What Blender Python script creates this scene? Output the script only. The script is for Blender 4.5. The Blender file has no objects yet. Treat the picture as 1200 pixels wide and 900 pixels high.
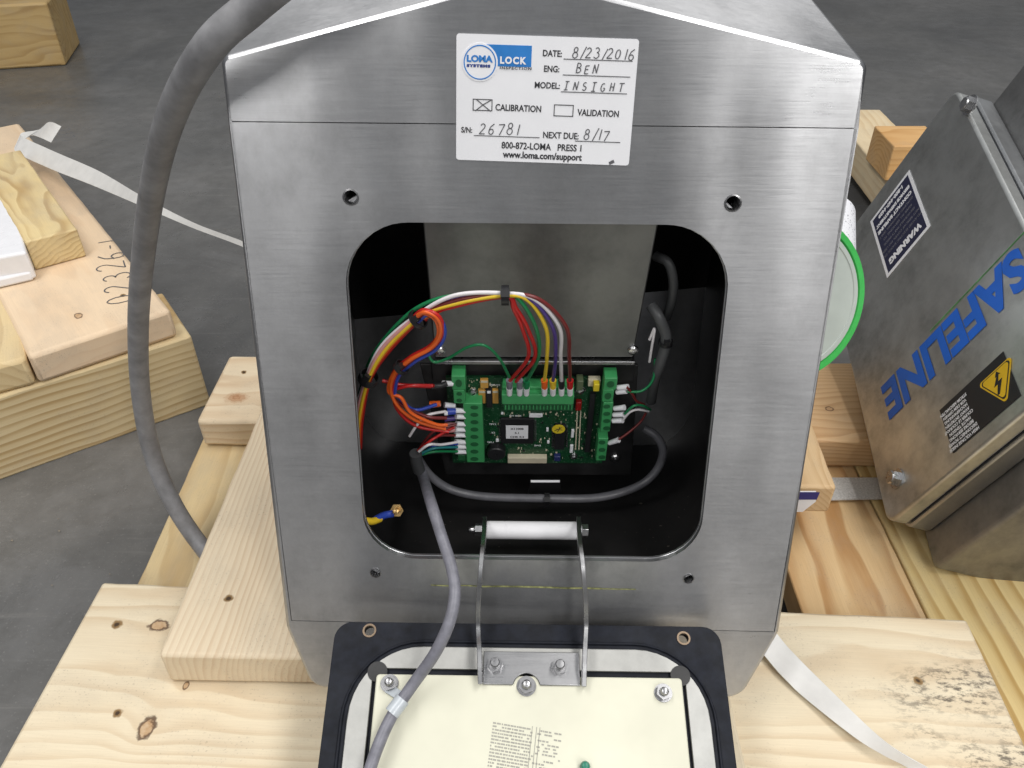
import bpy, bmesh, math, random
from mathutils import Vector, Matrix, noise
random.seed(7)
S = bpy.context.scene
COL = S.collection
R = math.radians

# ------------------------------------------------------------------ camera, world, lamps, exposure
FPX = 960.0                       # focal length in photo pixels (photo 1200 x 900)
PITCH = R(37.6)
cam = bpy.data.cameras.new('camera'); camo = bpy.data.objects.new('camera', cam); COL.objects.link(camo)
cam.sensor_width = 36.0; cam.lens = FPX / 1200 * 36.0
cam.clip_start = 0.01; cam.clip_end = 200
camo.rotation_euler = (math.pi/2 - PITCH, 0, 0)
S.camera = camo
cam.dof.use_dof = False

w = bpy.data.worlds.new('World'); S.world = w; w.use_nodes = True
nt = w.node_tree; bg = nt.nodes['Background']
tc = nt.nodes.new('ShaderNodeTexCoord'); sx = nt.nodes.new('ShaderNodeSeparateXYZ'); cr = nt.nodes.new('ShaderNodeValToRGB')
nt.links.new(tc.outputs['Generated'], sx.inputs[0]); nt.links.new(sx.outputs['Z'], cr.inputs[0]); nt.links.new(cr.outputs[0], bg.inputs[0])
cr.color_ramp.elements[0].position = 0.0; cr.color_ramp.elements[0].color = (.22, .22, .23, 1)
cr.color_ramp.elements[1].position = 0.7; cr.color_ramp.elements[1].color = (.66, .68, .70, 1)
bg.inputs[1].default_value = 0.50

def lamp(name, loc, rot, sx_, sy_, power, col=(1, .98, .95)):
    l = bpy.data.lights.new(name, 'AREA'); l.shape = 'RECTANGLE'; l.size = sx_; l.size_y = sy_; l.energy = power; l.color = col
    o = bpy.data.objects.new(name, l); COL.objects.link(o); o.location = loc; o.rotation_euler = rot
    return o
lamp('ceiling_lamp', (-2.2, -4.4, 2.6), (0, 0, R(-26)), .4, 5.0, 66)
lamp('ceiling_lamp', (2.5, -4.4, 2.6), (0, 0, R(28)), .6, 5.0, 175)
lamp('ceiling_lamp', (-1.5, .4, 2.7), (0, 0, 0), .7, 3.0, 72)
lamp('ceiling_lamp', (1.6, .4, 2.7), (0, 0, 0), .7, 3.0, 88)
S.view_settings.view_transform = 'Standard'; S.view_settings.look = 'None'
S.view_settings.exposure = 0.0; S.view_settings.gamma = 1.0
S.render.engine = 'CYCLES'

# ------------------------------------------------------------------ picture ray -> place
CX = Vector((1, 0, 0)); CU = Vector((0, math.sin(PITCH), math.cos(PITCH))); CF = Vector((0, math.cos(PITCH), -math.sin(PITCH)))
def ray(u, v): return CX*((u-600)/FPX) + CU*(-(v-450)/FPX) + CF
def P(u, v, t): return ray(u, v)*t
def atz(u, v, z):
    d = ray(u, v); return d*(z/d.z)
def hit(u, v, o, n):
    d = ray(u, v); return d*(o.dot(n)/d.dot(n))
class Frame:
    def __init__(s, o, x, y):
        s.o = Vector(o); s.x = Vector(x).normalized(); y = Vector(y); s.y = (y - s.x*y.dot(s.x)).normalized(); s.n = s.x.cross(s.y)
    def p(s, a, b, h=0): return s.o + s.x*a + s.y*b + s.n*h
    def px(s, u, v, h=0):
        q = hit(u, v, s.o + s.n*h, s.n) - s.o
        return (q.dot(s.x), q.dot(s.y))
    def at(s, u, v, h=0):
        a, b = s.px(u, v, h); return s.p(a, b, h)
    def mat(s, a=0, b=0, h=0, rot=0):
        m = Matrix((s.x, s.y, s.n)).transposed().to_4x4(); m.translation = s.p(a, b, h)
        return m @ Matrix.Rotation(rot, 4, 'Z')

# ------------------------------------------------------------------ objects
def link(name, me, mat=None, parent=None, label=None, M=None):
    o = bpy.data.objects.new(name, me); COL.objects.link(o)
    if mat is not None: me.materials.append(mat)
    if parent is not None:
        o.parent = parent
        pm = parent.get('_m'); 
        inv = MATS[parent.name].inverted()
        o.matrix_parent_inverse = inv
    if M is not None: o.matrix_basis = M
    MATS[o.name] = M.copy() if M is not None else Matrix.Identity(4)
    if label: o['label'] = label
    return o
MATS = {}
def thing(name, loc, label, cat, group=None):
    o = bpy.data.objects.new(name, None); COL.objects.link(o); o.location = loc; o.empty_display_size = .02
    MATS[o.name] = Matrix.Translation(Vector(loc))
    o['label'] = label; o['category'] = cat
    if group: o['group'] = group
    return o
def tag(o, label, cat, group=None):
    o['label'] = label; o['category'] = cat
    if group: o['group'] = group
    return o
def finish(bm, name, mat, parent=None, label=None, M=None, smooth=35, bevel=0, seg=2):
    me = bpy.data.meshes.new(name); bmesh.ops.recalc_face_normals(bm, faces=bm.faces); bm.to_mesh(me); bm.free()
    if smooth:
        me.polygons.foreach_set('use_smooth', [True]*len(me.polygons)); me.set_sharp_from_angle(angle=R(smooth))
    o = link(name, me, mat, parent, label, M)
    if bevel:
        b = o.modifiers.new('bevel', 'BEVEL'); b.width = bevel; b.segments = seg; b.limit_method = 'ANGLE'; b.angle_limit = R(40)
        b.harden_normals = True
        w_ = o.modifiers.new('normals', 'WEIGHTED_NORMAL'); w_.keep_sharp = True; w_.weight = 100
    return o
def bm_box(bm, a0, a1, b0, b1, h0, h1, M=None):
    vs = [bm.verts.new(Vector((x, y, z)) if M is None else M @ Vector((x, y, z))) for x in (a0, a1) for y in (b0, b1) for z in (h0, h1)]
    for f in ((0,1,3,2),(4,6,7,5),(0,4,5,1),(2,3,7,6),(0,2,6,4),(1,5,7,3)): bm.faces.new([vs[i] for i in f])
    return vs
def bm_hex(bm, c):               # 8 corners: bottom 4 ring, top 4 ring
    vs = [bm.verts.new(x) for x in c]
    for f in ((3,2,1,0),(4,5,6,7),(0,1,5,4),(1,2,6,5),(2,3,7,6),(3,0,4,7)): bm.faces.new([vs[i] for i in f])
def bm_prism(bm, outer, h0, h1, M=None, holes=()):
    """flat plate with holes, local XY outline from h0 to h1"""
    T = (lambda v: M @ v) if M is not None else (lambda v: v)
    loops = [outer] + list(holes)
    for h in (h0, h1):
        es = []
        for lp in loops:
            vs = [bm.verts.new(Vector((x, y, h))) for x, y in lp]
            es += [bm.edges.new((vs[i], vs[(i+1) % len(vs)])) for i in range(len(vs))]
        if len(loops) == 1: bm.faces.new([e.verts[0] for e in es])
        else: bmesh.ops.triangle_fill(bm, edges=es, use_beauty=True, use_dissolve=False, normal=(0, 0, 1))
        if h == h0: lo = es
        else: hi = es
    for e0, e1 in zip(lo, hi):
        a, b = e0.verts; c, d = e1.verts
        if (a.co - c.co).xy.length > 1e-7: c, d = d, c
        bm.faces.new((a, b, d, c))
    if M is not None:
        for v in set(v for e in lo+hi for v in e.verts): v.co = M @ v.co
def rrect(a0, b0, a1, b1, r, n=8):
    pts = []
    rs = r if isinstance(r, (list, tuple)) else (r,)*4
    for (cx, cy, k, rr) in ((a1, b1, 0, rs[0]), (a0, b1, 1, rs[1]), (a0, b0, 2, rs[2]), (a1, b0, 3, rs[3])):
        sx_ = -1 if cx == a1 else 1; sy_ = -1 if cy == b1 else 1
        for i in range(n+1):
            an = R(90)*(k + i/n); pts.append((cx + sx_*rr + rr*math.cos(an), cy + sy_*rr + rr*math.sin(an)))
    return pts
def circ(a, b, r, n=20): return [(a + r*math.cos(2*math.pi*i/n), b + r*math.sin(2*math.pi*i/n)) for i in range(n)]
def round_poly(pts, rad, n=6):
    out = []
    m = len(pts)
    for i in range(m):
        p = Vector(pts[i]); a = Vector(pts[i-1]); b = Vector(pts[(i+1) % m]); r = rad[i] if isinstance(rad, (list, tuple)) else rad
        if r <= 0: out.append(tuple(p)); continue
        d1 = (a-p).normalized(); d2 = (b-p).normalized(); ang = d1.angle(d2); tl = r/math.tan(ang/2)
        c = p + (d1+d2).normalized()*(r/math.sin(ang/2)); s = p + d1*tl - c; e = p + d2*tl - c
        for k in range(n+1):
            v = s.lerp(e, k/n).normalized()*r; out.append(tuple(c+v))
    return out
def catmull(pts, k=10):
    pts = [Vector(p) for p in pts]; Q = [pts[0]*2-pts[1]] + pts + [pts[-1]*2-pts[-2]]; out = []
    for i in range(1, len(Q)-2):
        a, b, c, d = Q[i-1:i+3]
        for j in range(k):
            t = j/k; out.append(.5*((2*b) + (c-a)*t + (2*a-5*b+4*c-d)*t*t + (3*b-a-3*c+d)*t**3))
    out.append(pts[-1]); return out
def bm_tube(bm, pts, r, n=10, k=8, smooth=True, cap=True):
    c = catmull(pts, k) if smooth else [Vector(p) for p in pts]
    t0 = (c[1]-c[0]).normalized(); u = t0.orthogonal().normalized(); rings = []
    for i, p in enumerate(c):
        t = (c[min(i+1, len(c)-1)] - c[max(i-1, 0)]).normalized()
        u = (u - t*u.dot(t)).normalized(); v = t.cross(u)
        rr = r(i/(len(c)-1)) if callable(r) else r
        rings.append([bm.verts.new(p + u*(rr*math.cos(2*math.pi*j/n)) + v*(rr*math.sin(2*math.pi*j/n))) for j in range(n)])
    for a, b in zip(rings, rings[1:]):
        for j in range(n): bm.faces.new((a[j], a[(j+1) % n], b[(j+1) % n], b[j]))
    if cap: bm.faces.new(rings[0][::-1]); bm.faces.new(rings[-1])
def tube(name, pts, r, mat, parent=None, label=None, n=12, k=10):
    bm = bmesh.new(); bm_tube(bm, pts, r, n, k); return finish(bm, name, mat, parent, label, smooth=50)
def bm_cyl(bm, p0, p1, r0, r1=None, n=16):
    r1 = r0 if r1 is None else r1
    p0 = Vector(p0); p1 = Vector(p1); bm_tube(bm, [p0, p1], lambda t: r0 + (r1-r0)*t, n, smooth=False)
def bm_lathe(bm, M, prof, n=24):
    rings = []
    for r, z in prof: rings.append([bm.verts.new(M @ Vector((max(r, 1e-5)*math.cos(2*math.pi*j/n), max(r, 1e-5)*math.sin(2*math.pi*j/n), z))) for j in range(n)])
    for a, b in zip(rings, rings[1:]):
        for j in range(n): bm.faces.new((a[j], a[(j+1) % n], b[(j+1) % n], b[j]))
    bm.faces.new(rings[0][::-1]); bm.faces.new(rings[-1])
def bm_hexnut(bm, M, r, h, hole=None):
    bm_prism(bm, [(r*math.cos(R(60*i)), r*math.sin(R(60*i))) for i in range(6)], 0, h, M)
def ribbon(name, rows, th, mat, parent=None, label=None, k=8):
    """rows: pairs of 3-D points across a strap; gets thickness th"""
    A = catmull([r[0] for r in rows], k); B = catmull([r[1] for r in rows], k)
    bm = bmesh.new(); q = []
    for i in range(len(A)):
        t = (A[min(i+1, len(A)-1)] - A[max(i-1, 0)]).normalized(); n = t.cross(B[i]-A[i]).normalized()*(th/2)
        q.append([bm.verts.new(A[i]-n), bm.verts.new(B[i]-n), bm.verts.new(B[i]+n), bm.verts.new(A[i]+n)])
    for a, b in zip(q, q[1:]):
        for j in range(4): bm.faces.new((a[j], a[(j+1) % 4], b[(j+1) % 4], b[j]))
    bm.faces.new(q[0]); bm.faces.new(q[-1])
    return finish(bm, name, mat, parent, label, smooth=40)
def text(name, s, M, size, mat, parent, bold=0, shear=0, align='LEFT', xs=1.0, sp=1.0, label=None):
    cu = bpy.data.curves.new('t', 'FONT'); cu.body = s; cu.size = size; cu.offset = bold; cu.shear = shear; cu.align_x = align
    cu.space_character = sp; cu.resolution_u = 3
    o = bpy.data.objects.new('t', cu); COL.objects.link(o)
    dg = bpy.context.evaluated_depsgraph_get(); me = bpy.data.meshes.new_from_object(o.evaluated_get(dg))
    bpy.data.objects.remove(o); me.transform(M @ Matrix.Diagonal((xs, 1, 1, 1)))
    me.materials.clear(); me.name = name
    return link(name, me, mat, parent, label)
def bm_stroke(bm, M, pts, w):
    """flat pen stroke in a plane"""
    pts = [Vector((x, y, 0)) for x, y in pts]; L = []; Rr = []
    for i in range(1, len(pts)-1):
        if (pts[i]-pts[i-1]).angle(pts[i+1]-pts[i], 0) > 1.0:
            bm_stroke(bm, M, [p.xy for p in pts[:i+1]], w); bm_stroke(bm, M, [p.xy for p in pts[i:]], w); return
    for i, p in enumerate(pts):
        t = (pts[min(i+1, len(pts)-1)] - pts[max(i-1, 0)]).normalized(); n = Vector((-t.y, t.x, 0))*w/2
        L.append(bm.verts.new(M @ (p+n))); Rr.append(bm.verts.new(M @ (p-n)))
    for i in range(len(pts)-1): bm.faces.new((L[i], L[i+1], Rr[i+1], Rr[i]))
def arc(cx, cy, rx, ry, a0, a1, n=10): return [(cx+rx*math.cos(R(a0+(a1-a0)*i/n)), cy+ry*math.sin(R(a0+(a1-a0)*i/n))) for i in range(n+1)]
PEN = {
 '0': [arc(.3, .5, .25, .5, 100, 450)], '1': [[(.3, 1), (.25, 0)]],
 '2': [arc(.3, .75, .22, .25, 160, -30) + [(.05, .02), (.6, .05)]],
 '3': [arc(.28, .76, .2, .22, 150, -90) + arc(.28, .27, .26, .27, 90, -150)],
 '5': [[(.55, 1), (.15, .98), (.1, .6)] + arc(.28, .3, .26, .3, 100, -140)],
 '6': [[(.5, 1), (.2, .75), (.08, .4)] + arc(.3, .25, .22, .25, 160, 500)],
 '7': [[(.05, .95), (.6, 1), (.25, 0)]],
 '8': [arc(.3, .76, .18, .22, 60, 270) + arc(.3, .26, .24, .27, 90, -270) + arc(.3, .76, .18, .22, -80, 60)],
 '/': [[(.5, 1.1), (.1, -.12)]], '-': [[(.1, .5), (.4, .5)]],
 'B': [[(.1, 0), (.12, 1)], [(.1, 1)] + arc(.2, .76, .3, .24, 90, -90) + arc(.2, .26, .36, .27, 90, -90) + [(.08, 0)]],
 'E': [[(.55, 1), (.12, .98), (.1, .02), (.58, .04)], [(.12, .52), (.48, .55)]],
 'N': [[(.08, 0), (.12, .95), (.5, .05), (.56, 1.05)]],
 'I': [[(.3, 1), (.28, 0)], [(.08, 1), (.55, 1.02)], [(.05, 0), (.52, .02)]],
 'S': [arc(.32, .75, .22, .24, 50, 250) + arc(.3, .26, .24, .26, 80, -150)],
 'G': [arc(.33, .5, .27, .5, 60, 320) + [(.56, .42), (.35, .42)]],
 'H': [[(.1, 0), (.12, 1)], [(.52, 1.02), (.5, 0)], [(.1, .5), (.52, .52)]],
 'T': [[(.3, 1), (.28, 0)], [(0, .98), (.62, 1.02)]], ' ': []}
def penwrite(name, s, M, size, w, mat, parent, adv=.78, seed=1, label=None, shear=.15):
    rnd = random.Random(seed); bm = bmesh.new(); x = 0
    for ch in s:
        dy = rnd.uniform(-.06, .06); k = rnd.uniform(.92, 1.08)
        for st in PEN[ch]:
            bm_stroke(bm, M, [(x + (px*k + py*shear)*size, (py*k+dy)*size) for px, py in st], w)
        x += adv*size*(.6 if ch in '1/-' else 1)
    return finish(bm, name, mat, parent, label, smooth=0)

# ------------------------------------------------------------------ materials
def new_mat(name):
    m = bpy.data.materials.new(name); m.use_nodes = True; n = m.node_tree.nodes; b = n['Principled BSDF']
    return m, m.node_tree, b
class NB:
    """tiny node helper"""
    def __init__(s, nt): s.t = nt
    def n(s, typ, **kw):
        nd = s.t.nodes.new('ShaderNode'+typ)
        for k, v in kw.items(): setattr(nd, k, v)
        return nd
    def l(s, a, b): s.t.links.new(a, b)
    def val(s, x, sock):
        if isinstance(x, bpy.types.NodeSocket): s.l(x, sock)
        else: sock.default_value = x
    def math(s, op, a, b=0.0, c=None, clamp=False):
        nd = s.n('Math', operation=op, use_clamp=clamp); s.val(a, nd.inputs[0]); s.val(b, nd.inputs[1])
        if c is not None: s.val(c, nd.inputs[2])
        return nd.outputs[0]
    def coord(s, scale=(1, 1, 1), loc=(0, 0, 0), rot=(0, 0, 0)):
        t = s.n('TexCoord'); mp = s.n('Mapping'); mp.inputs['Scale'].default_value = scale; mp.inputs['Location'].default_value = loc; mp.inputs['Rotation'].default_value = rot
        s.l(t.outputs['Object'], mp.inputs[0]); return mp.outputs[0]
    def noise(s, vec, scale, det=3, rough=.5, dist=0):
        nd = s.n('TexNoise'); nd.inputs['Scale'].default_value = scale; nd.inputs['Detail'].default_value = det
        nd.inputs['Roughness'].default_value = rough; nd.inputs['Distortion'].default_value = dist
        s.l(vec, nd.inputs['Vector']); return nd.outputs[0]
    def ramp(s, fac, stops):
        nd = s.n('ValToRGB'); e = nd.color_ramp.elements
        while len(e) < len(stops): e.new(.5)
        for i, (p, c) in enumerate(stops):
            e[i].position = p; e[i].color = (c, c, c, 1) if isinstance(c, (int, float)) else (*c, 1)
        s.l(fac, nd.inputs[0]); return nd.outputs[0]
    def mix(s, fac, a, b, mode='MIX'):
        nd = s.n('Mix', data_type='RGBA', blend_type=mode); s.val(fac, nd.inputs[0])
        for x, k in ((a, 6), (b, 7)):
            if isinstance(x, bpy.types.NodeSocket): s.l(x, nd.inputs[k])
            else: nd.inputs[k].default_value = (*x, 1) if len(x) == 3 else x
        return nd.outputs[2]
    def bump(s, h, strength, dist, bs):
        nd = s.n('Bump'); nd.inputs['Strength'].default_value = strength; nd.inputs['Distance'].default_value = dist
        s.l(h, nd.inputs['Height']); s.l(nd.outputs[0], bs.inputs['Normal'])
def plain(name, col, rough=.5, metal=0, spec=.5, var=.06, scale=60, bump=0.0, coat=0):
    m, nt, b = new_mat(name); N = NB(nt); c = N.coord(); f = N.noise(c, scale, 4, .6)
    col = tuple(col); k = var
    cc = N.ramp(f, [(.3, tuple(x*(1-k*2) for x in col)), (.7, tuple(min(1, x*(1+k)) for x in col))])
    N.l(cc, b.inputs['Base Color']); b.inputs['Metallic'].default_value = metal
    rr = N.ramp(N.noise(c, scale*.4, 3), [(.3, max(.02, rough-.07)), (.7, min(1, rough+.07))]); N.l(rr, b.inputs['Roughness'])
    b.inputs['Specular IOR Level'].default_value = spec
    if coat: b.inputs['Coat Weight'].default_value = coat
    if bump: N.bump(f, bump, .001, b)
    return m
ANR = 0.25
def steel(name, col=(.51, .515, .53), rough=.33, stretch=(10, 500, 500), bump=.12, blot=.08, rot=(0, 0, 0), extra=None, aniso=0.0, wav=0):
    m, nt, b = new_mat(name); N = NB(nt)
    c = N.coord(stretch, rot=rot); f = N.noise(c, 1, 3, .65); f2 = N.noise(N.coord(tuple(x*3.1 for x in stretch), rot=rot), 1, 2, .6)
    ff = N.math('MULTIPLY_ADD', f2, .5, N.math('MULTIPLY', f, .5))
    big = N.noise(N.coord(), 7, 5, .62)
    v = N.math('MULTIPLY_ADD', ff, .32, N.math('MULTIPLY', big, blot*2))
    cc = N.ramp(v, [(.05, tuple(x*.72 for x in col)), (.45, tuple(min(1, x*1.18) for x in col))])
    scr = N.noise(N.coord((26, 420, 40), rot=(0, 0, .35)), 1, 2, .5)
    scr = N.ramp(scr, [(.72, 0.0), (.80, 1.0)]); cc = N.mix(N.math('MULTIPLY', scr, .12), cc, tuple(min(1, x*1.5) for x in col))
    sm = N.noise(N.coord((13, 9, 9)), 1, 6, .68, ); sm2 = N.noise(N.coord((48, 60, 60)), 1, 4, .7)
    pat = N.math('MULTIPLY', N.ramp(sm, [(.36, 1.0), (.62, 0.0)]), N.ramp(sm2, [(.25, .45), (.7, 1.0)]))
    cc = N.mix(N.math('MULTIPLY', pat, min(1, blot*2.2)), cc, tuple(x*.50 for x in col))
    N.l(cc, b.inputs['Base Color']); b.inputs['Metallic'].default_value = 1
    rr = N.math('ADD', N.math('MULTIPLY_ADD', pat, .10, N.math('MULTIPLY', big, .18)), N.math('MULTIPLY_ADD', ff, .16, rough-.17)); N.l(rr, b.inputs['Roughness'])
    if aniso:
        b.inputs['Anisotropic'].default_value = aniso; cb = N.n('CombineXYZ'); cb.inputs[0].default_value = 1; N.l(cb.outputs[0], b.inputs['Tangent'])
        b.inputs['Anisotropic Rotation'].default_value = ANR
    N.bump(ff, max(bump, .001), .0004, b)
    if wav:
        bp_ = [n_ for n_ in nt.nodes if n_.type == 'BUMP'][0]; b2 = N.n('Bump'); b2.inputs['Strength'].default_value = 1; b2.inputs['Distance'].default_value = wav
        N.l(N.noise(N.coord((5.5, 2.2, 2.2)), 1, 2, .5), b2.inputs['Height']); N.l(b2.outputs[0], bp_.inputs['Normal'])
    return m
def wood(name, light=(.66, .50, .30), dark=(.50, .33, .16), pith=(.02, -.06), ring=230, marks=(), grey=0.0, dist=.012, contrast=1.0, stain=None, L=1.0):
    """marks: (x, y, rx, ry, kind) in the plank's own metres on its top face"""
    m, nt, b = new_mat(name); N = NB(nt)
    sd = random.uniform(0, 50)
    tc_ = N.n('TexCoord'); sep = N.n('SeparateXYZ'); N.l(tc_.outputs['Object'], sep.inputs[0])
    X, Y, Z = sep.outputs
    slow = N.noise(N.coord((2.2, 9, 9), (sd, 0, 0)), 1, 3, .5); slow2 = N.noise(N.coord((3.1, 12, 12), (0, sd, 0)), 1, 2, .5)
    y = N.math('ADD', N.math('SUBTRACT', Y, pith[0]), N.math('MULTIPLY', N.math('SUBTRACT', slow, .5), dist*4))
    z = N.math('ADD', N.math('SUBTRACT', Z, pith[1]), N.math('MULTIPLY', N.math('SUBTRACT', slow2, .5), dist*4))
    # grain bends round the knots
    kn = None
    for (kx, ky, rx, ry, kind) in marks:
        if kind == 'hole': continue
        dx = N.math('DIVIDE', N.math('SUBTRACT', X, kx), rx*3.2); dy = N.math('DIVIDE', N.math('SUBTRACT', Y, ky), ry*2.2)
        g = N.math('POWER', 2.718, N.math('MULTIPLY', N.math('ADD', N.math('MULTIPLY', dx, dx), N.math('MULTIPLY', dy, dy)), -1))
        y = N.math('ADD', y, N.math('MULTIPLY', g, ry*.9))
    r = N.math('SQRT', N.math('ADD', N.math('MULTIPLY', y, y), N.math('MULTIPLY', z, z)))
    ph = N.math('FRACT', N.math('MULTIPLY', r, ring))
    band = N.ramp(ph, [(0, 0.0), (.45, .25), (.82, 1.0), (.93, .9), (1, 0.0)])
    fib = N.noise(N.coord((14, 900, 900), (sd, 0, 0)), 1, 3, .6)
    blot = N.noise(N.coord((4, 14, 14), (sd, 3, 0)), 1, 4, .55)
    bandc = N.math('MULTIPLY', band, N.ramp(blot, [(.35, .25*contrast), (.7, 1.0*contrast)]))
    col = N.mix(bandc, light, dark)
    col = N.mix(N.math('MULTIPLY', N.ramp(blot, [(.4, 0.0), (.75, 1.0)]), .30), col, tuple(a*.5+b_*.5 for a, b_ in zip(light, dark)))
    col = N.mix(N.math('MULTIPLY', N.ramp(fib, [(.35, 0.0), (.75, 1.0)]), .16), col, tuple(x*.6 for x in dark))
    if grey:
        gn = N.noise(N.coord((9, 20, 20), (sd, 9, 0)), 1, 5, .6)
        col = N.mix(N.math('MULTIPLY', N.ramp(gn, [(.45, 0.0), (.7, 1.0)]), grey), col, (.30, .29, .27))
    if stain:
        (x0, y0, rx, ry, amt) = stain
        dx = N.math('DIVIDE', N.math('SUBTRACT', X, x0), rx); dy = N.math('DIVIDE', N.math('SUBTRACT', Y, y0), ry)
        d2 = N.math('ADD', N.math('MULTIPLY', dx, dx), N.math('MULTIPLY', dy, dy))
        msk = N.ramp(d2, [(.35, 1.0), (1.0, 0.0)])
        sn = N.noise(N.coord((70, 150, 60), (sd, 0, 0)), 1, 5, .72); sn2 = N.noise(N.coord((14, 22, 9), (sd, 5, 0)), 1, 2, .5)
        sm = N.math('MULTIPLY', N.ramp(sn, [(.48, 0.0), (.60, 1.0)]), N.ramp(sn2, [(.38, 0.1), (.58, 1.0)]))
        col = N.mix(N.math('MULTIPLY', N.math('MULTIPLY', sm, msk), amt), col, (.075, .062, .05))
    dn_ = N.noise(N.coord((330, 420, 300), (sd, 1, 2)), 1, 3, .6); dn2 = N.noise(N.coord((11, 17, 17), (sd, 4, 2)), 1, 4, .6)
    col = N.mix(N.math('MULTIPLY', N.math('MULTIPLY', N.ramp(dn_, [(.60, 0.0), (.68, 1.0)]), N.ramp(dn2, [(.45, .1), (.65, 1.0)])), .45), col, (.20, .14, .09))
    col = N.mix(N.math('MULTIPLY', N.ramp(dn2, [(.48, 0.0), (.72, 1.0)]), .22), col, (.42, .37, .30))
    wob = N.noise(N.coord((160, 160, 160), (sd, 0, 0)), 1, 2, .5)
    hb = fib
    for (kx, ky, rx, ry, kind) in marks:
        dx = N.math('DIVIDE', N.math('SUBTRACT', X, kx), rx); dy = N.math('DIVIDE', N.math('SUBTRACT', Y, ky), ry)
        d = N.math('SQRT', N.math('ADD', N.math('MULTIPLY', dx, dx), N.math('MULTIPLY', dy, dy)))
        d = N.math('ADD', d, N.math('MULTIPLY', N.math('SUBTRACT', wob, .5), .9))
        if kind == 'hole':
            f = N.ramp(N.math('MULTIPLY', d, .5), [(.36, 1.0), (.52, 0.0)]); col = N.mix(f, col, (.27, .17, .075))
            f2 = N.ramp(N.math('MULTIPLY', N.math('ADD', d, -.12), .5), [(.10, 1.0), (.24, 0.0)]); col = N.mix(f2, col, (.06, .035, .018))
        elif kind == 'knot':      # pale core, dark ring
            halo = N.ramp(N.math('MULTIPLY', d, .25), [(.2, 1.0), (.62, 0.0)]); col = N.mix(N.math('MULTIPLY', halo, .35), col, dark)
            core = N.ramp(N.math('MULTIPLY', d, .5), [(.42, 1.0), (.50, 0.0)]); col = N.mix(N.math('MULTIPLY', core, N.ramp(wob, [(.3, .5), (.7, 1.0)])), col, (.47, .29, .15))
            rg = N.ramp(N.math('MULTIPLY', d, .5), [(.32, 0.0), (.42, 1.0), (.50, .9), (.6, 0.0)]); col = N.mix(N.math('MULTIPLY', rg, .85), col, (.07, .035, .02))
        else:                      # soft reddish knot
            core = N.ramp(N.math('MULTIPLY', d, .5), [(.2, 1.0), (.62, 0.0)]); col = N.mix(N.math('MULTIPLY', core, .75), col, (.45, .22, .10))
            rg = N.ramp(N.math('FRACT', N.math('MULTIPLY', d, 2.6)), [(.3, 0.0), (.8, .5)]); col = N.mix(N.math('MULTIPLY', rg, core), col, (.33, .15, .06))
    N.l(col, b.inputs['Base Color']); b.inputs['Roughness'].default_value = .62; b.inputs['Specular IOR Level'].default_value = .3
    N.bump(N.math('ADD', N.math('MULTIPLY', fib, .6), N.math('MULTIPLY', band, -.5)), .25, .0006, b)
    return m
PALE = dict(light=(.78, .64, .45), dark=(.58, .40, .22))
YEL = dict(light=(.72, .55, .30), dark=(.47, .29, .11))

def concrete():
    m, nt, b = new_mat('concrete'); N = NB(nt); c = N.coord()
    a = N.noise(c, 1.7, 6, .62, .6); f = N.noise(c, 26, 6, .7); p = N.noise(c, 260, 3, .6)
    col = N.ramp(a, [(.3, (.075, .076, .078)), (.52, (.13, .129, .126)), (.72, (.185, .18, .175))])
    col = N.mix(N.math('MULTIPLY', N.ramp(f, [(.42, 0.0), (.62, 1.0)]), .35), col, (.085, .083, .080))
    col = N.mix(N.math('MULTIPLY', N.ramp(p, [(.62, 0.0), (.7, 1.0)]), .35), col, (.3, .29, .28))
    scf = N.noise(N.coord((5, 8, 1)), 1, 6, .75, .8); col = N.mix(N.math('MULTIPLY', N.ramp(scf, [(.50, 0.0), (.62, 1.0)]), .16), col, (.24, .24, .245))
    dr = N.noise(N.coord((3, 60, 1), rot=(0, 0, .5)), 1, 5, .7); col = N.mix(N.math('MULTIPLY', N.ramp(dr, [(.6, 0.0), (.75, 1.0)]), .25), col, (.3, .29, .275))
    N.l(col, b.inputs['Base Color'])
    N.l(N.ramp(N.noise(c, 9, 5, .7), [(.3, .22), (.7, .45)]), b.inputs['Roughness']); b.inputs['Specular IOR Level'].default_value = .5
    N.bump(N.math('ADD', f, N.math('MULTIPLY', p, .4)), .25, .002, b)
    return m

M_steel = steel('brushed_steel', rough=.30, blot=.28, aniso=.8, wav=.010)
M_plate = steel('brushed_steel_cover', rough=.31, blot=.36, bump=.13, aniso=.8, wav=.010)
M_dark = plain('dark_paint', (.022, .022, .023), .5, var=.3, scale=40)
M_dusty = None
M_panel = steel('dull_steel', col=(.25, .255, .255), rough=.45, stretch=(60, 60, 60), bump=.05, blot=.25)
M_bright = steel('bright_steel', col=(.60, .60, .61), rough=.24, stretch=(60, 60, 60), bump=0, blot=.08)
M_nut = steel('nut_steel', col=(.36, .36, .37), rough=.28, stretch=(90, 90, 90), bump=0, blot=.3)
M_bush = steel('bush_steel', col=(.40, .40, .41), rough=.25, stretch=(90, 90, 90), bump=0, blot=.05)
M_oldsteel = steel('weathered_steel', col=(.58, .59, .58), rough=.40, stretch=(120, 120, 120), bump=.06, blot=.40, wav=.006)
M_rubber = plain('black_rubber', (.010, .012, .019), .62, spec=.22, var=.25, scale=90, bump=.1)
M_white = plain('white_paper', (.88, .885, .92), .4, var=.01)
M_delrin = plain('white_plastic', (.84, .84, .87), .3, var=.02)
M_ink = plain('black_ink', (.03, .03, .035), .5)
M_pen = plain('grey_pen', (.11, .11, .12), .5)
M_blue = plain('blue_print', (.03, .22, .62), .4)
M_cream = plain('cream_board', (.70, .69, .56), .5, var=.05, scale=9)
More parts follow.
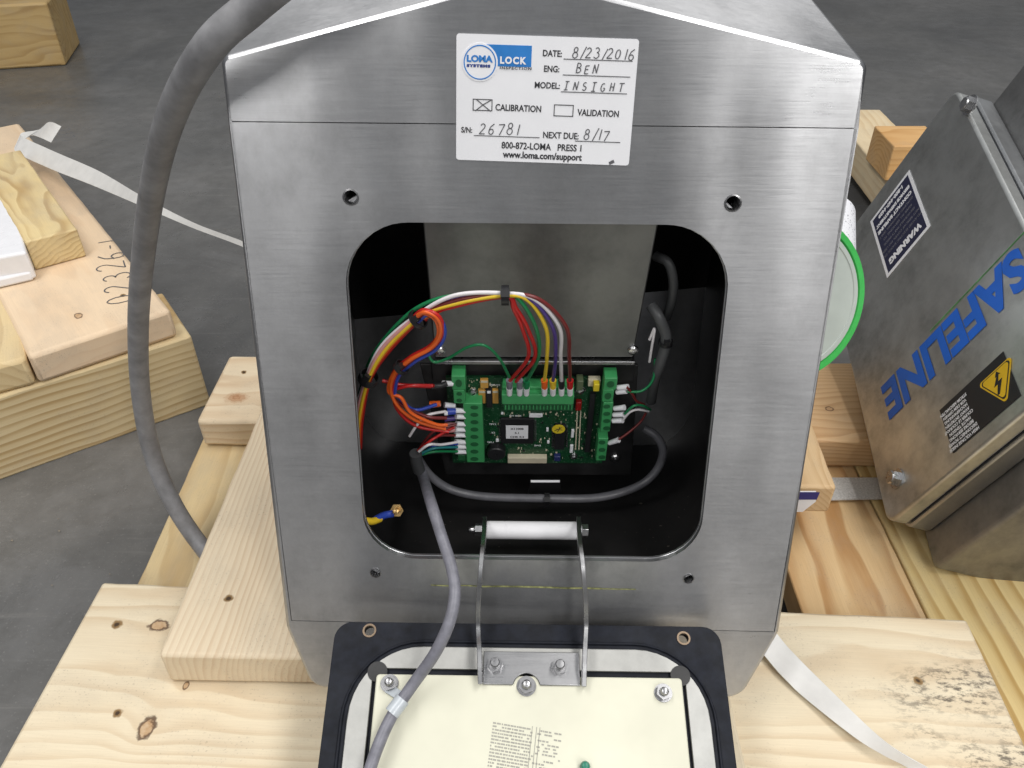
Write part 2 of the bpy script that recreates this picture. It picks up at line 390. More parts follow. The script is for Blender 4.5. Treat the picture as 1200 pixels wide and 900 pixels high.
M_grey = plain('grey_cable', (.20, .20, .235), .45, var=.12, scale=120)
M_bigcable = plain('grey_rubber_cable', (.25, .25, .262), .55, var=.16, scale=45, bump=.25)
M_darkcable = plain('dark_grey_cable', (.055, .057, .06), .5)
M_strap = plain('white_strap', (.74, .73, .71), .4, var=.05, scale=30)
M_pcb, _nt, _b = new_mat('green_circuit_board'); _N = NB(_nt)
_c = _N.coord(); _v = _N.n('TexVoronoi'); _v.distance = 'MANHATTAN'; _v.inputs['Scale'].default_value = 260; _N.l(_c, _v.inputs['Vector'])
_col = _N.ramp(_v.outputs['Distance'], [(.25, (.012, .10, .035)), (.45, (.006, .055, .02))]); _col = _N.mix(_N.ramp(_N.noise(_c, 700, 1), [(.66, 0.0), (.68, .6)]), _col, (.25, .35, .27))
_N.l(_col, _b.inputs['Base Color']); _b.inputs['Roughness'].default_value = .3
M_term = plain('green_terminal_plastic', (.055, .34, .115), .4, var=.06)
M_termd = plain('dark_green_plastic', (.015, .12, .04), .5)
M_chip = plain('black_chip', (.014, .014, .016), .4)
M_tant = plain('amber_capacitor', (.62, .33, .07), .4)
M_gold = plain('yellow_sticker', (.75, .58, .03), .4)
M_ivory = plain('ivory_connector', (.62, .56, .42), .5)
def wirem(n, c): return plain(n, c, .35, var=.04)
WC = dict(red=wirem('red_wire', (.50, .015, .015)), orange=wirem('orange_wire', (.80, .13, .02)), yellow=wirem('yellow_wire', (.80, .55, .03)), white=wirem('white_wire', (.75, .72, .74)),
          green=wirem('green_wire', (.01, .20, .07)), purple=wirem('purple_wire', (.07, .04, .22)), blue=wirem('blue_wire', (.03, .07, .42)), brown=wirem('brown_wire', (.16, .02, .02)), black=M_chip,
          pink=wirem('pink_wire', (.62, .30, .30)), teal=wirem('teal_wire', (.02, .18, .19)), grey=M_grey)

# ------------------------------------------------------------------ the floor
FLOOR = -.93
bm = bmesh.new(); n = 24
vs = [bm.verts.new((x, y, FLOOR)) for x, y in ((-25, -25), (25, -25), (25, 25), (-25, 25))]; bm.faces.new(vs)
fl = finish(bm, 'floor', concrete(), smooth=0); fl['kind'] = 'structure'

bm = bmesh.new(); rnd = random.Random(21)
for i in range(60):
    u, v = rnd.choice(((rnd.uniform(0, 280), rnd.uniform(470, 900)), (rnd.uniform(90, 280), rnd.uniform(20, 400)), (rnd.uniform(980, 1190), rnd.uniform(5, 140)))); q = atz(u, v, FLOOR+.002)
    r_ = rnd.uniform(.0008, .0024); a_ = rnd.uniform(0, 6)
    vs = [bm.verts.new(q + Vector((math.cos(a_+k*2.1)*r_, math.sin(a_+k*2.1)*r_*rnd.uniform(.3, 1), rnd.uniform(0, .0015)))) for k in range(3)]; tp = bm.verts.new(q+Vector((0, 0, r_*.5)))
    bm.faces.new(vs)
    for k in range(3): bm.faces.new((vs[k], vs[(k+1) % 3], tp))
dbr = finish(bm, 'wood_chips', plain('chip_wood', (.24, .20, .15), .8), smooth=0); dbr['kind'] = 'stuff'; dbr['label'] = 'tiny wood chips and grit scattered on the concrete floor'; dbr['category'] = 'debris'
# ------------------------------------------------------------------ timber
def plank(name, zt, th, a, b, c, grain='ab', label=None, cat='board', ext=(0, 0, 0, 0), mat=None, bevel=.003, parent=None, marks=(), stain=None, group=None, seg=2, matkw=None, warp=True):
    """a,b: picture corners of the top face's near edge, c: a picture point on its far edge; ext: extra metres at a-side, b-side, near, far"""
    A = atz(*a, zt); B = atz(*b, zt); C = atz(*c, zt)
    e1 = (B-A).normalized(); e2 = Vector((-e1.y, e1.x, 0)); w = (C-A).dot(e2)
    if w < 0: e2 = -e2; w = -w
    l = (B-A).length + ext[0] + ext[1]; A = A - e1*ext[0] - e2*ext[2]; w += ext[2] + ext[3]
    if grain == 'ab': x, y, lx, ly = e1, e2, l, w
    else: x, y, lx, ly = e2, -e1, w, l; A = A + e1*l
    # local frame: right handed
    z = x.cross(y)
    if z.z < 0: A = A + y*ly; y = -y; z = -z
    M = Matrix((x, y, z)).transposed().to_4x4(); M.translation = A
    inv = M.inverted(); mk = []
    for (u, v, ru, rv, kind) in marks:
        q = inv @ atz(u, v, zt); mk.append((q.x, q.y, ru, rv, kind))
    st = None
    if stain: q = inv @ atz(stain[0], stain[1], zt); st = (q.x, q.y, *stain[2:])
    if mat is None: mat = wood(name+'_wood', marks=mk, stain=st, **(matkw or {}))
    bm = bmesh.new(); bm_box(bm, 0, lx, 0, ly, -th, 0)
    # slightly uneven sawn edges
    lg = [e for e in bm.edges if abs((e.verts[0].co-e.verts[1].co).x) > .05]
    if lg: bmesh.ops.subdivide_edges(bm, edges=lg, cuts=min(60, max(4, int(lx/.02))), use_grid_fill=True)
    for v in bm.verts:
        q = M @ v.co; nn = noise.noise_vector(q*38) * .0008 + noise.noise_vector(q*140)*.0004; v.co += nn
    o = finish(bm, name, mat, parent, None, M, smooth=30, bevel=bevel, seg=seg)
    if label: tag(o, label, cat, group)
    return o
ZA, ZP, ZD = -.735, -.784, -.830
beamA = plank('timber_board', ZA, .047, (185, 768), (346, 771), (300, 480), 'ac', 'pale board under the left side of the steel enclosure, cut end grain towards the viewer', 'board',
      ext=(0, .02, 0, .12), bevel=.004, marks=[(268, 701, .0055, .0055, 'hole')], matkw=dict(light=(.79, .67, .49), dark=(.62, .46, .30), pith=(-.07, -.075), ring=150, dist=.008))
P1 = plank('timber_board', ZP, .045, (120, 682), (1133, 725), (5, 909), 'ab', 'wide pale pine board across the front, knots at left and grey scuffs at right', 'board', bevel=.004, ext=(0, 0, 0, .06),
      marks=[(137, 732, .0065, .0065, 'hole'), (138, 836, .0055, .0055, 'hole'), (172, 853, .008, .012, 'knot'), (186, 733, .011, .007, 'knot'), (218, 803, .003, .005, 'knot'), (1076, 798, .005, .005, 'hole')],
      stain=(1150, 835, .105, .085, .85), matkw=dict(light=(.79, .69, .51), dark=(.64, .50, .33), pith=(.20, -.12), ring=110, dist=.010, contrast=1.15))
plank('timber_board', ZD, .045, (120, 775), (222, 775), (243, 520), 'ac', 'yellowish lower board running back beneath the grey hose, grey mineral streaks', 'board', ext=(0, .03, .1, .22),
      matkw=dict(light=(.70, .55, .31), dark=(.50, .34, .16), pith=(.1, -.05), ring=90, grey=.25))
plank('timber_board', -.778, .05, (230, 493), (330, 494), (262, 416), 'ab', 'short pale wood block with a round knot, behind the left corner of the enclosure', 'board', bevel=.006,
      marks=[(286, 436, .005, .005, 'hole'), (277, 466, .016, .012, 'soft')], matkw=dict(light=(.80, .67, .48), dark=(.62, .44, .27), pith=(.05, -.2), ring=90))
# board under the lid
plank('timber_board', -.752, .031, (640, 900), (875, 900), (640, 796), 'ac', 'pale board mostly hidden beneath the black gasketed lid, narrow edge showing at right', 'board', ext=(0, 0, .25, 0),
      matkw=dict(light=(.79, .69, .51), dark=(.64, .50, .33), pith=(.05, -.2), ring=90))
# right side pallet
plank('timber_board', ZD-.001, .045, (941, 720), (1084, 720), (1045, 560), 'ac', 'orange-grained board lying in front of the tilted detector box, beside the dark gap', 'board', ext=(0, 0, .1, .25), bevel=.002,
      matkw=dict(light=(.70, .50, .27), dark=(.42, .21, .07), pith=(.07, -.03), ring=34, dist=.022, contrast=1.2))
plank('timber_board', ZD, .045, (1087, 720), (1245, 720), (1100, 560), 'ac', 'yellow striped board under the corner of the tilted detector box', 'board', ext=(0, 0, .35, .2), bevel=.002,
      matkw=dict(light=(.70, .55, .27), dark=(.42, .26, .08), pith=(.3, -.02), ring=45, dist=.010, contrast=1.6))
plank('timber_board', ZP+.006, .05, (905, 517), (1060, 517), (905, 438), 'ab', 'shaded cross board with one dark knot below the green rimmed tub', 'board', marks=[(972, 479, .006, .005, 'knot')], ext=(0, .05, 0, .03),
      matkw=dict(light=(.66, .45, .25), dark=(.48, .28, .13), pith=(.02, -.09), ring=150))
RD = plank('timber_board', ZA, .046, (900, 569), (981, 571), (955, 500), 'ac', 'board end with a white and blue stamp at the right side of the enclosure', 'board', ext=(.03, 0, 0, .2), bevel=.004,
      matkw=dict(light=(.72, .52, .30), dark=(.52, .31, .14), pith=(.05, -.09), ring=160))
# white/blue mark on its end
c0 = atz(933, 571, ZA); c1 = atz(981, 571, ZA); FE = Frame(c0, c1-c0, (0, 0, 1))
t_ = thing('paper_label', c0 + Vector((0, 0, -.04)), 'white paper scrap with a blue bar on the board end at right of the enclosure', 'label')
bm = bmesh.new(); bm_prism(bm, [(-.02, -.043), (.017, -.043), (.030, -.024), (.026, -.006), (-.02, -.006)], .0006, .0016, FE.mat()); finish(bm, 'paper', M_white, t_, smooth=0)
bm = bmesh.new(); bm_prism(bm, [(-.01, -.020), (.030, -.020), (.031, -.007), (-.01, -.007)], .0018, .0022, FE.mat()); finish(bm, 'bar', plain('navy_print', (.03, .03, .20), .5), t_, smooth=0)
# flat white banding on the boards
q = [atz(u, v, ZD+.004) for u, v in ((940, 560), (940, 587), (1110, 560), (1110, 583))]
tag(ribbon('strap', [(q[0], q[1]), ((q[0]+q[2])/2, (q[1]+q[3])/2), (q[2], q[3])], .0015, plain('grey_webbing', (.55, .54, .52), .7, var=.15, scale=400)), 'flat grey webbing strip lying under the bolt corner of the tilted detector box', 'strap')
# pallet bearers that carry the boards (seen only as dark ends)
for i, (u, v) in enumerate(((150, 640), (960, 560))): pass
plank('pallet_bearer', ZD-.047, .05, (215, 600), (1190, 640), (215, 560), 'ab', 'low cross bearer on the floor carrying the boards under the enclosure', 'board', matkw=dict(light=(.6, .45, .28), dark=(.4, .27, .14)), ext=(-.08, 0, 0, 0))
plank('pallet_bearer', ZD-.047, .05, (80, 850), (1190, 850), (80, 800), 'ab', 'cross bearer on the floor beneath the wide front board', 'board', matkw=dict(light=(.6, .45, .28), dark=(.4, .27, .14)), ext=(-.1, 0, 0, 0))
# small blocks behind, upper right
plank('timber_board', -.80, .085, (972, 128), (1062, 236), (1031, 128), 'ab', 'pale thick board under the orange block behind the enclosure', 'board', ext=(0, .3, 0, 0),
      matkw=dict(light=(.80, .66, .44), dark=(.62, .44, .24), ring=70))
zb = -.80
A = atz(1036, 212, zb); B = atz(1080, 212, zb); C = atz(1012, 176, zb)
bm = bmesh.new(); hh = .085
e = (C-A); f = (B-A)*1.4
F_ = Frame(A, f, Vector((-f.y, f.x, 0)));
bm_box(bm, 0, f.length, 0, .13, 0, hh)
tag(finish(bm, 'wood_block', wood('orange_block', light=(.72, .45, .20), dark=(.50, .25, .08), pith=(.05, -.03), ring=90), M=F_.mat(), bevel=.003), 'short orange wood block on the pale board behind the enclosure', 'block')

# left stack of timbers
zt = -.727
plank('timber_beam', zt-.054, .15, (-60, 484), (216, 396), (-60, 430), 'ab', 'heavy beam with bold parallel grain under the left board stack', 'beam', ext=(.2, 0.012, 0, .04), bevel=.004,
      matkw=dict(light=(.74, .60, .36), dark=(.46, .31, .14), pith=(.1, -.75), ring=68, dist=.007, contrast=1.5))
DB = plank('timber_board', zt, .053, (33, 418), (200, 363), (-30, 160), 'ac', 'wide pale top board with handwritten numbers on the left stack', 'board', ext=(0, 0, 0, .035), bevel=.007, marks=[(92, 370, .009, .006, 'knot'), (144, 346, .006, .005, 'hole'), (143, 268, .03, .022, 'soft')],
      matkw=dict(light=(.80, .62, .43), dark=(.70, .50, .32), pith=(.1, -.25), ring=60, grey=.15, contrast=.6))
plank('timber_board', zt-.003, .05, (-140, 462), (28, 421), (-80, 300), 'ac', 'yellower board at the far left edge of the stack', 'board', ext=(0, .002, 0, -.1), bevel=.007,
      matkw=dict(light=(.74, .58, .33), dark=(.58, .42, .22), pith=(.1, -.1), ring=60))
plank('timber_beam', zt-.054, .15, (-200, 270), (75, 225), (-200, 215), 'ab', 'rear beam under the left board stack, almost hidden', 'beam', matkw=dict(**YEL), ext=(0, -.1, 0, 0))
plank('wood_block', zt+.056, .055, (29, 284), (90, 268), (2, 180), 'ac', 'short grooved yellow block lying on the wide numbered board', 'block', bevel=.003, ext=(0, 0, 0, 0),
      matkw=dict(light=(.78, .62, .33), dark=(.48, .32, .14), pith=(.02, -.09), ring=120, contrast=1.2, grey=.2))
# handwriting on the board
o_ = atz(157, 352, zt+.0008); xdir = atz(142, 276, zt+.0008)-o_; FW = Frame(o_, xdir, Vector((-xdir.y, xdir.x, 0)))
L_ = xdir.length
penwrite('handwriting', '02326-1', FW.mat(0, .0), L_/5.6, .0022, M_pen, DB, adv=.9, seed=4, shear=0)
o2 = atz(66, 152, zt+.0008); FW2 = Frame(o2, atz(90, 190, zt+.0008)-o2, Vector((1, .4, 0)))
penwrite('handwriting', '2371', FW2.mat(), .030, .002, M_pen, DB, adv=.9, seed=9, shear=.1)
# white plastic housing on the stack, left frame edge
bm = bmesh.new()
top = [atz(-60, 150, -.672), atz(8, 205, -.672), atz(31, 295, -.672), atz(-60, 312, -.672)]
bm_hex(bm, [Vector((p.x, p.y, zt+.003)) + Vector((.0, 0, 0)) for p in top][::-1] + [p for p in top][::-1])
t_ = thing('plastic_housing', top[2]*1.0, 'white plastic housing corner at the left picture edge beside the grooved block', 'housing')
finish(bm, 'shell', M_delrin, t_, bevel=.005, seg=3)
bm = bmesh.new(); q = [atz(-60, 200, -.708), atz(15, 240, -.708), atz(36, 318, -.708), atz(-60, 340, -.708)]
bm_hex(bm, [Vector((p.x, p.y, zt+.001)) for p in q][::-1] + q[::-1]); finish(bm, 'flange', M_delrin, t_, bevel=.004)
# timber on the floor far behind
t0 = plank('timber_beam', -.71, .22, (-120, 12), (54, 3), (-90, -6), 'ab', 'thick squared timber on the concrete in the top left corner', 'beam', ext=(0, 0, 0, .07), bevel=.008,
      matkw=dict(light=(.62, .44, .20), dark=(.42, .26, .10), pith=(.02, -.12), ring=38, dist=.03))

# ------------------------------------------------------------------ the steel enclosure
dn = (CX*(-17/960) + CU*(-2235/960) + CF)            # down the face
rt = (CX*50.5 + CU*(-.87) - CF)                      # to the right along the face
FF = Frame(CF*.68, rt, -dn)                          # origin in the middle of the picture
def ff(u, v, h=0): return FF.px(u, v, h)
enc = thing('steel_enclosure', atz(600, 800, ZA), 'large brushed stainless steel enclosure with an open window showing wiring inside', 'enclosure')
LT = ff(257, 66); RT_ = ff(1019, 72); APX = ff(613, -30)
LB = ff(335, 735); RB_ = ff(913, 742); B0 = ff(366, 806); B1 = ff(868, 819)
out = round_poly([APX, LT, LB, B0, B1, RB_, RT_], [.01, .008, .03, .018, .022, .03, .008], 6)
def inset(poly, d):
    n = len(poly); res = []
    ar = sum(poly[i][0]*poly[(i+1) % n][1]-poly[(i+1) % n][0]*poly[i][1] for i in range(n)); s = 1 if ar > 0 else -1
    for i in range(n):
        a = Vector(poly[i-1]); p = Vector(poly[i]); b = Vector(poly[(i+1) % n])
        d1 = (p-a).normalized(); d2 = (b-p).normalized(); n1 = Vector((-d1.y, d1.x))*s; n2 = Vector((-d2.y, d2.x))*s
        m = (n1+n2).normalized(); res.append(tuple(p + m*d/max(.3, m.dot(n1))))
    return res
pTL, pTR, pBL, pBR = ff(270, 143), ff(1005, 151), ff(342, 727), ff(907, 740)
plate = [pTL, pBL, pBR, pTR]
hole = inset([pTL, pBL, pBR, pTR], -.0012)
hole = inset(plate, -.0007)
# opening
oTL, oTR, oBL, oBR = ff(400, 260), ff(861, 264), ff(429, 654), ff(818, 659)
opening = round_poly([oTL, oBL, oBR, oTR], [.052, .046, .046, .052], 10)
opening2 = inset(opening, .006)
bm = bmesh.new()
ring0 = inset(out, .0035)
def ringv(poly, h): return [bm.verts.new(FF.p(a, b, h)) for a, b in poly]
r0 = ringv(ring0, 0); r1 = ringv(inset(out, .001), -.001); r2 = ringv(out, -.0035)
sh = FF.y*0
# rearward direction is level, picked from the visible right roof edge
corner = FF.p(*RT_, 0)
back = (P(957, -4, 1.0)); yb = corner.y + .13; backp = ray(957, -2); backp = backp*(yb/backp.y)
bd = (backp-corner)/.13            # metres per metre of depth (includes small taper)
cen = FF.p(*ff(613, 400), 0)
def backpt(v, d):
    s = -1 if v.x < cen.x else 1
    k = min(1, abs(v.x-cen.x)/abs(corner.x-cen.x))
    hz = (v.z - (-.735))/(corner.z+.735)
    return v + Vector((s*abs(bd.x)*k*(-1 if bd.x < 0 else 1), bd.y, bd.z*hz))*d
depth = .30
r3 = [bm.verts.new(backpt(v.co.copy(), depth)) for v in r2]
N_ = len(out)
for A_, B_ in ((r0, r1), (r1, r2), (r2, r3)):
    for i in range(N_): bm.faces.new((A_[i], A_[(i+1) % N_], B_[(i+1) % N_], B_[i]))
es = [bm.edges.get((r0[i], r0[(i+1) % N_])) for i in range(N_)]
hv = ringv(hole, 0); he = [bm.edges.new((hv[i], hv[(i+1) % 4])) for i in range(4)]
bmesh.ops.triangle_fill(bm, edges=es+he, use_beauty=True, use_dissolve=False, normal=FF.n)
hv2 = ringv(hole, -.004)
for i in range(4): bm.faces.new((hv[i], hv[(i+1) % 4], hv2[(i+1) % 4], hv2[i]))
bm.faces.new(r3)
body = finish(bm, 'body', M_steel, enc, smooth=50)
for p_ in body.data.polygons:
    if p_.normal.dot(FF.n) > .999: p_.use_smooth = False
w_ = body.modifiers.new('normals', 'WEIGHTED_NORMAL'); w_.keep_sharp = True; w_.weight = 100
# cover plate (flush) with window and screw holes
SC = [(411, 231, 9.5), (859, 238, 10), (440, 671, 6.5), (807, 678, 6.5)]
holes = [opening]; scr = []
for u, v, r in SC:
    a, b = ff(u, v); tt = FF.p(a, b, 0).dot(CF); rr = r*tt/FPX; holes.append(circ(a, b, rr, 24)); scr.append((a, b, rr))
bm = bmesh.new(); bm_prism(bm, plate, -.004, 0, FF.mat(), holes)
cover = finish(bm, 'cover_plate', M_plate, enc, smooth=0)
# return flange behind the window
bm = bmesh.new(); bm_prism(bm, inset(opening, -.03), -.0075, -.0045, FF.mat(), [inset(opening, .0008)])
finish(bm, 'window_flange', M_steel, enc, smooth=30, bevel=.0005)
# threaded bushes in the screw holes
for a, b, rr in scr:
    bm = bmesh.new(); M = FF.mat(a, b, 0)
    n = 24; prof2 = [(rr*1.03, -.0042), (rr*1.03, .0005), (rr*.86, .0007), (rr*.74, -.0015)]
    for i in range(16): prof2.append((rr*(.66 if i % 2 else .74), -.0015 - i*.0014))
    rings = [[bm.verts.new(M @ Vector((r_*math.cos(2*math.pi*j/n), r_*math.sin(2*math.pi*j/n), z))) for j in range(n)] for r_, z in prof2]
    for A_, B_ in zip(rings, rings[1:]):
        for j in range(n): bm.faces.new((A_[j], A_[(j+1) % n], B_[(j+1) % n], B_[j]))
    finish(bm, 'threaded_bush', M_bush, enc, smooth=30)
# worn band round the window: a hair-thin raised polish ring is left out; a yellow paint streak below the window
bm = bmesh.new()
pts = [ff(505+i*(240/12), 685.5+i*(5/12)+random.uniform(-.5, .5)) for i in range(13)]
for i in range(12):
    w_ = .0009*(1 if 2 < i < 10 else .7)
    (a0, b0), (a1, b1) = pts[i], pts[i+1]
    bm.faces.new([bm.verts.new(FF.p(x, y, .0003)) for x, y in ((a0, b0-w_), (a1, b1-w_), (a1, b1+w_), (a0, b0+w_))])
finish(bm, 'paint_streak', plain('yellow_green_paint', (.33, .34, .14), .5, var=.4, scale=200), enc, smooth=0)

# inside of the box: added liner, the steel's shade put into its near-black colour
INZ = -.70
xl, xr = FF.p(*ff(340, 400)).x, FF.p(*ff(960, 400)).x
bm = bmesh.new()
front = inset(opening, -.035)
fr = [bm.verts.new(FF.p(a, b, -.0085)) for a, b in front]
cx_ = sum(v.co.x for v in fr)/len(fr)
def linerpt(v, d):
    s = v - Vector((cx_, 0, 0)); return Vector((cx_ + s.x*1.08, v.y + d, max(v.z, -9)))
# walls: from the flange straight back, then a box
ys = .815
bk = []
for v in fr:
    p = v.co.copy(); z = p.z - .10 if p.z < -.5 else p.z + .02
    bk.append(bm.verts.new(Vector((cx_+(p.x-cx_)*1.10, ys, max(INZ, z)))))
for i in range(len(fr)): bm.faces.new((fr[i], fr[(i+1) % len(fr)], bk[(i+1) % len(fr)], bk[i]))
bm.faces.new(bk)
mdust, nt_, b_ = new_mat('dusty_shade_black'); N = NB(nt_); c = N.coord()
spk = N.ramp(N.noise(c, 190, 2, .5), [(.70, 0.0), (.74, 1.0)]); reg = N.ramp(N.noise(c, 16, 3, .6), [(.5, 0.0), (.68, 1.0)])
colr = N.mix(N.math('MULTIPLY', N.math('MULTIPLY', spk, reg), .6), N.ramp(N.noise(c, 12, 4, .6), [(.3, (.010, .010, .0105)), (.7, (.022, .021, .021))]), (.30, .27, .23))
N.l(colr, b_.inputs['Base Color']); b_.inputs['Roughness'].default_value = .45; b_.inputs['Specular IOR Level'].default_value = .25
finish(bm, 'inner_shade_liner', mdust, enc, smooth=40)

# inner frame, plane of the internal panel
a80 = R(81)
IF_ = Frame(P(620, 427, .76), (1, -.006, 0), (0, -math.cos(a80), math.sin(a80)))
def ip(u, v, h=0): return IF_.at(u, v, h)
def ibox(bm, u0, v0, u1, v1, h0, h1):
    a0, b0 = IF_.px(u0, v1, h1); a1, b1 = IF_.px(u1, v0, h1); bm_box(bm, a0, a1, b0, b1, h0, h1, IF_.mat())
def ipart(name, u0, v0, u1, v1, h0, h1, mat, parent, bevel=0, label=None):
    bm = bmesh.new(); ibox(bm, u0, v0, u1, v1, h0, h1); return finish(bm, name, mat, parent, label, smooth=30, bevel=bevel)
# internal steel cover: folded tray
bm = bmesh.new(); 
(aL, bL), (aR, bR) = IF_.px(509, 419), IF_.px(742, 419); (aTL, bT), (aTR, _) = IF_.px(495, 250), IF_.px(775, 250)
bm_prism(bm, [(aL, bL), (aR, bR), (aTR, bT+.03), (aTL, bT+.03)], -.006, 0, IF_.mat())
finish(bm, 'inner_cover', M_panel, enc, bevel=.0015)
ip_lip = ipart('lip', 510, 424.3, 744, 427.2, -.02, .003, M_bright, enc, .0006)
ipart('mount_plate', 507, 427, 745, 447, -.016, -.010, M_dark, enc, .001)
MP = Frame(IF_.p(0, 0, -.012), IF_.x, IF_.y)
bm = bmesh.new(); a0, b0 = MP.px(507, 556); a1, b1 = MP.px(748, 428); a2, _ = MP.px(535, 556); a3, _ = MP.px(727, 556)
bm_prism(bm, [(a2-.012, b0), (a3+.012, b0), (a1, b1), (a0, b1)], -.003, 0, MP.mat()); finish(bm, 'mount_plate', M_dark, enc, bevel=.001)
for u, v in ((515, 413), (515, 432), (742, 413), (738, 436), (722, 549)):
    bm = bmesh.new(); bm_lathe(bm, MP.mat(*MP.px(u, v, .016), .0 if v != 413 else .012), [(.0052, 0), (.0052, .002), (.0040, .0035), (.0018, .0040)], 20)
    bm_prism(bm, [(.0015*math.cos(R(60*i)), .0015*math.sin(R(60*i))) for i in range(6)], .004, .0045, MP.mat(*MP.px(u, v, .016), .0 if v != 413 else .012))
    finish(bm, 'screw', M_bright, enc)
# ---------------- circuit board
pcb = thing('circuit_board', ip(630, 545, 0), 'green control circuit board with screw terminals inside the steel enclosure', 'circuit board')
Z0 = -.004          # board face height on the inner frame
ipart('board', 531, 443, 718, 542, Z0-.003, Z0, M_pcb, pcb)
for (u0, v0, u1, v1, h, m_, nm, bv) in [
    (567, 497, 567, 497, 0, None, '', 0)]: pass
# upper long terminal strip
def terminal(u0, v0, u1, v1, horiz, npos, parent, screws=True):
    bm = bmesh.new(); h = .015
    ibox(bm, u0, v0, u1, v1, Z0, Z0+h)
    tb = finish(bm, 'terminal_block', M_term, parent, bevel=.0009)
    for i in range(npos):
        bm = bmesh.new()
        if horiz: uc = u0 + (i+.5)*(u1-u0)/npos; vc = v1-(v1-v0)*.20; du, dv = (u1-u0)/npos*.30, (v1-v0)*.12
        else: vc = v0 + (i+.5)*(v1-v0)/npos; uc = (u0+u1)/2; du, dv = (u1-u0)*.27, (v1-v0)/npos*.28
        hh_ = Z0+h
        a, b = IF_.px(uc, vc, hh_); 
        (ax, _), (_, by) = IF_.px(uc+du, vc, hh_), IF_.px(uc, vc+dv, hh_)
        r_ = abs(ax-a); r2_ = abs(by-b)
        bm_prism(bm, [(a+r_*math.cos(t), b+r2_*math.sin(t)) for t in [2*math.pi*k/10 for k in range(10)]], hh_-.002, hh_+.0004, IF_.mat())
        finish(bm, 'terminal_opening', M_termd, tb, smooth=0)
    return tb
bm = bmesh.new(); ibox(bm, 589, 454, 673, 463, Z0, Z0+.012); ibox(bm, 588, 463, 673, 474, Z0, Z0+.018)
tbT = finish(bm, 'terminal_block', M_term, pcb, bevel=.0009)
ipart('socket_row', 590, 474.5, 672, 481, Z0, Z0+.010, M_termd, tbT, .0005)
for i in range(20): ipart('pin', 591.5+i*4.1, 476, 593+i*4.1, 480, Z0+.009, Z0+.0115, M_term, tbT)
terminal(530, 441, 545, 457, False, 1, pcb); terminal(532, 457.5, 544.5, 473, False, 2, pcb)
terminal(547, 473, 565, 542, False, 8, pcb)
terminal(707, 443.5, 724, 457, False, 1, pcb); terminal(705, 457, 720, 471, False, 1, pcb)
terminal(703, 472, 719, 506, False, 4, pcb); terminal(698, 514, 713, 540, False, 3, pcb)
# main chip with white label
chip = ipart('microchip', 587, 491, 626, 520, Z0, Z0+.003, M_chip, pcb, .0004)
ipart('chip_label', 593, 499, 619, 514, Z0+.003, Z0+.0034, M_white, chip)
for s_, v_ in (('X1100B', 503.6), ('5.1', 508.4), ('CHK 0.3', 513)):
    a, b = IF_.px(606, v_, Z0+.0036); text('lettering', s_, IF_.mat(a, b, Z0+.0037), .0040, M_ink, chip, bold=.0001, align='CENTER')
# pins around the chip
bm = bmesh.new()
for i in range(12):
    v_ = 493+i*2.1; ibox(bm, 584.5, v_, 587, v_+1, Z0, Z0+.001); ibox(bm, 626, v_, 628.5, v_+1, Z0, Z0+.001)
finish(bm, 'chip_legs', M_bright, chip)['kind'] = 'stuff'
eprom = ipart('microchip', 649, 499, 663, 527, Z0, Z0+.004, M_chip, pcb, .0004)
bm = bmesh.new()
for i in range(9): v_ = 501+i*2.7; ibox(bm, 646.5, v_, 649, v_+1.4, Z0, Z0+.002); ibox(bm, 663, v_, 665.5, v_+1.4, Z0, Z0+.002)
finish(bm, 'chip_legs', M_bright, eprom)['kind'] = 'stuff'
bm = bmesh.new(); a, b = IF_.px(654.5, 503, Z0+.0045); bm_prism(bm, circ(a, b, .0066, 24), Z0+.004, Z0+.0047, IF_.mat()); stk = finish(bm, 'round_sticker', M_gold, eprom)
bm = bmesh.new(); 
for x0, y0, x1, y1 in ((-.004, -.002, .003, .003), (-.003, .001, .004, -.001), (-.001, -.004, .001, .004)): bm_stroke(bm, IF_.mat(a, b, Z0+.0050), [(x0, y0), ((x0+x1)/2+.0006, (y0+y1)/2), (x1, y1)], .0007)
finish(bm, 'pen_mark', M_ink, eprom, smooth=0)
# buzzer
bm = bmesh.new(); a, b = IF_.px(581.5, 533, Z0+.009); bm_lathe(bm, IF_.mat(a, b, Z0), [(.0098, 0), (.0098, .008), (.0088, .0092), (.0015, .0092), (.0013, .008)], 32); finish(bm, 'buzzer', M_chip, pcb)
# amber tantalum capacitors, screws, yellow block
for (u0, v0, u1, v1) in ((563, 446, 572, 455), (561, 458, 569, 473), (577, 458, 584, 473)):
    cp = ipart('capacitor', u0, v0, u1, v1, Z0, Z0+.004, M_tant, pcb, .0005); ipart('band', u0+.5, v0+.4, u1-.5, v0+2.6, Z0+.004, Z0+.0043, M_ivory, cp)
ipart('relay', 570, 458, 576.5, 478, Z0, Z0+.006, M_chip, pcb, .0004); ipart('relay_tag', 571, 458.5, 575, 461, Z0+.006, Z0+.0064, M_white, pcb)
for (u, v, r_) in ((554, 462.5, .0042), (681, 460, .0040), (672.5, 537, .0034)):
    bm = bmesh.new(); a, b = IF_.px(u, v, Z0+.004); bm_lathe(bm, IF_.mat(a, b, Z0), [(r_*1.2, 0), (r_*1.2, .001), (r_, .001), (r_*.95, .003), (r_*.5, .0042), (r_*.1, .0042)], 20)
    sc_ = finish(bm, 'board_screw', M_bright, pcb)
    bm = bmesh.new(); bm_box(bm, -r_*.7, r_*.7, -.0004, .0004, .0040, .0045, IF_.mat(a, b, Z0, .7)); finish(bm, 'slot', M_chip, sc_, smooth=0)
ipart('socket', 689, 445.5, 704, 453, Z0, Z0+.006, M_ivory, pcb, .0004, label='white socket'); ipart('fuse', 695, 451, 703, 459, Z0, Z0+.012, M_gold, pcb, .0008)
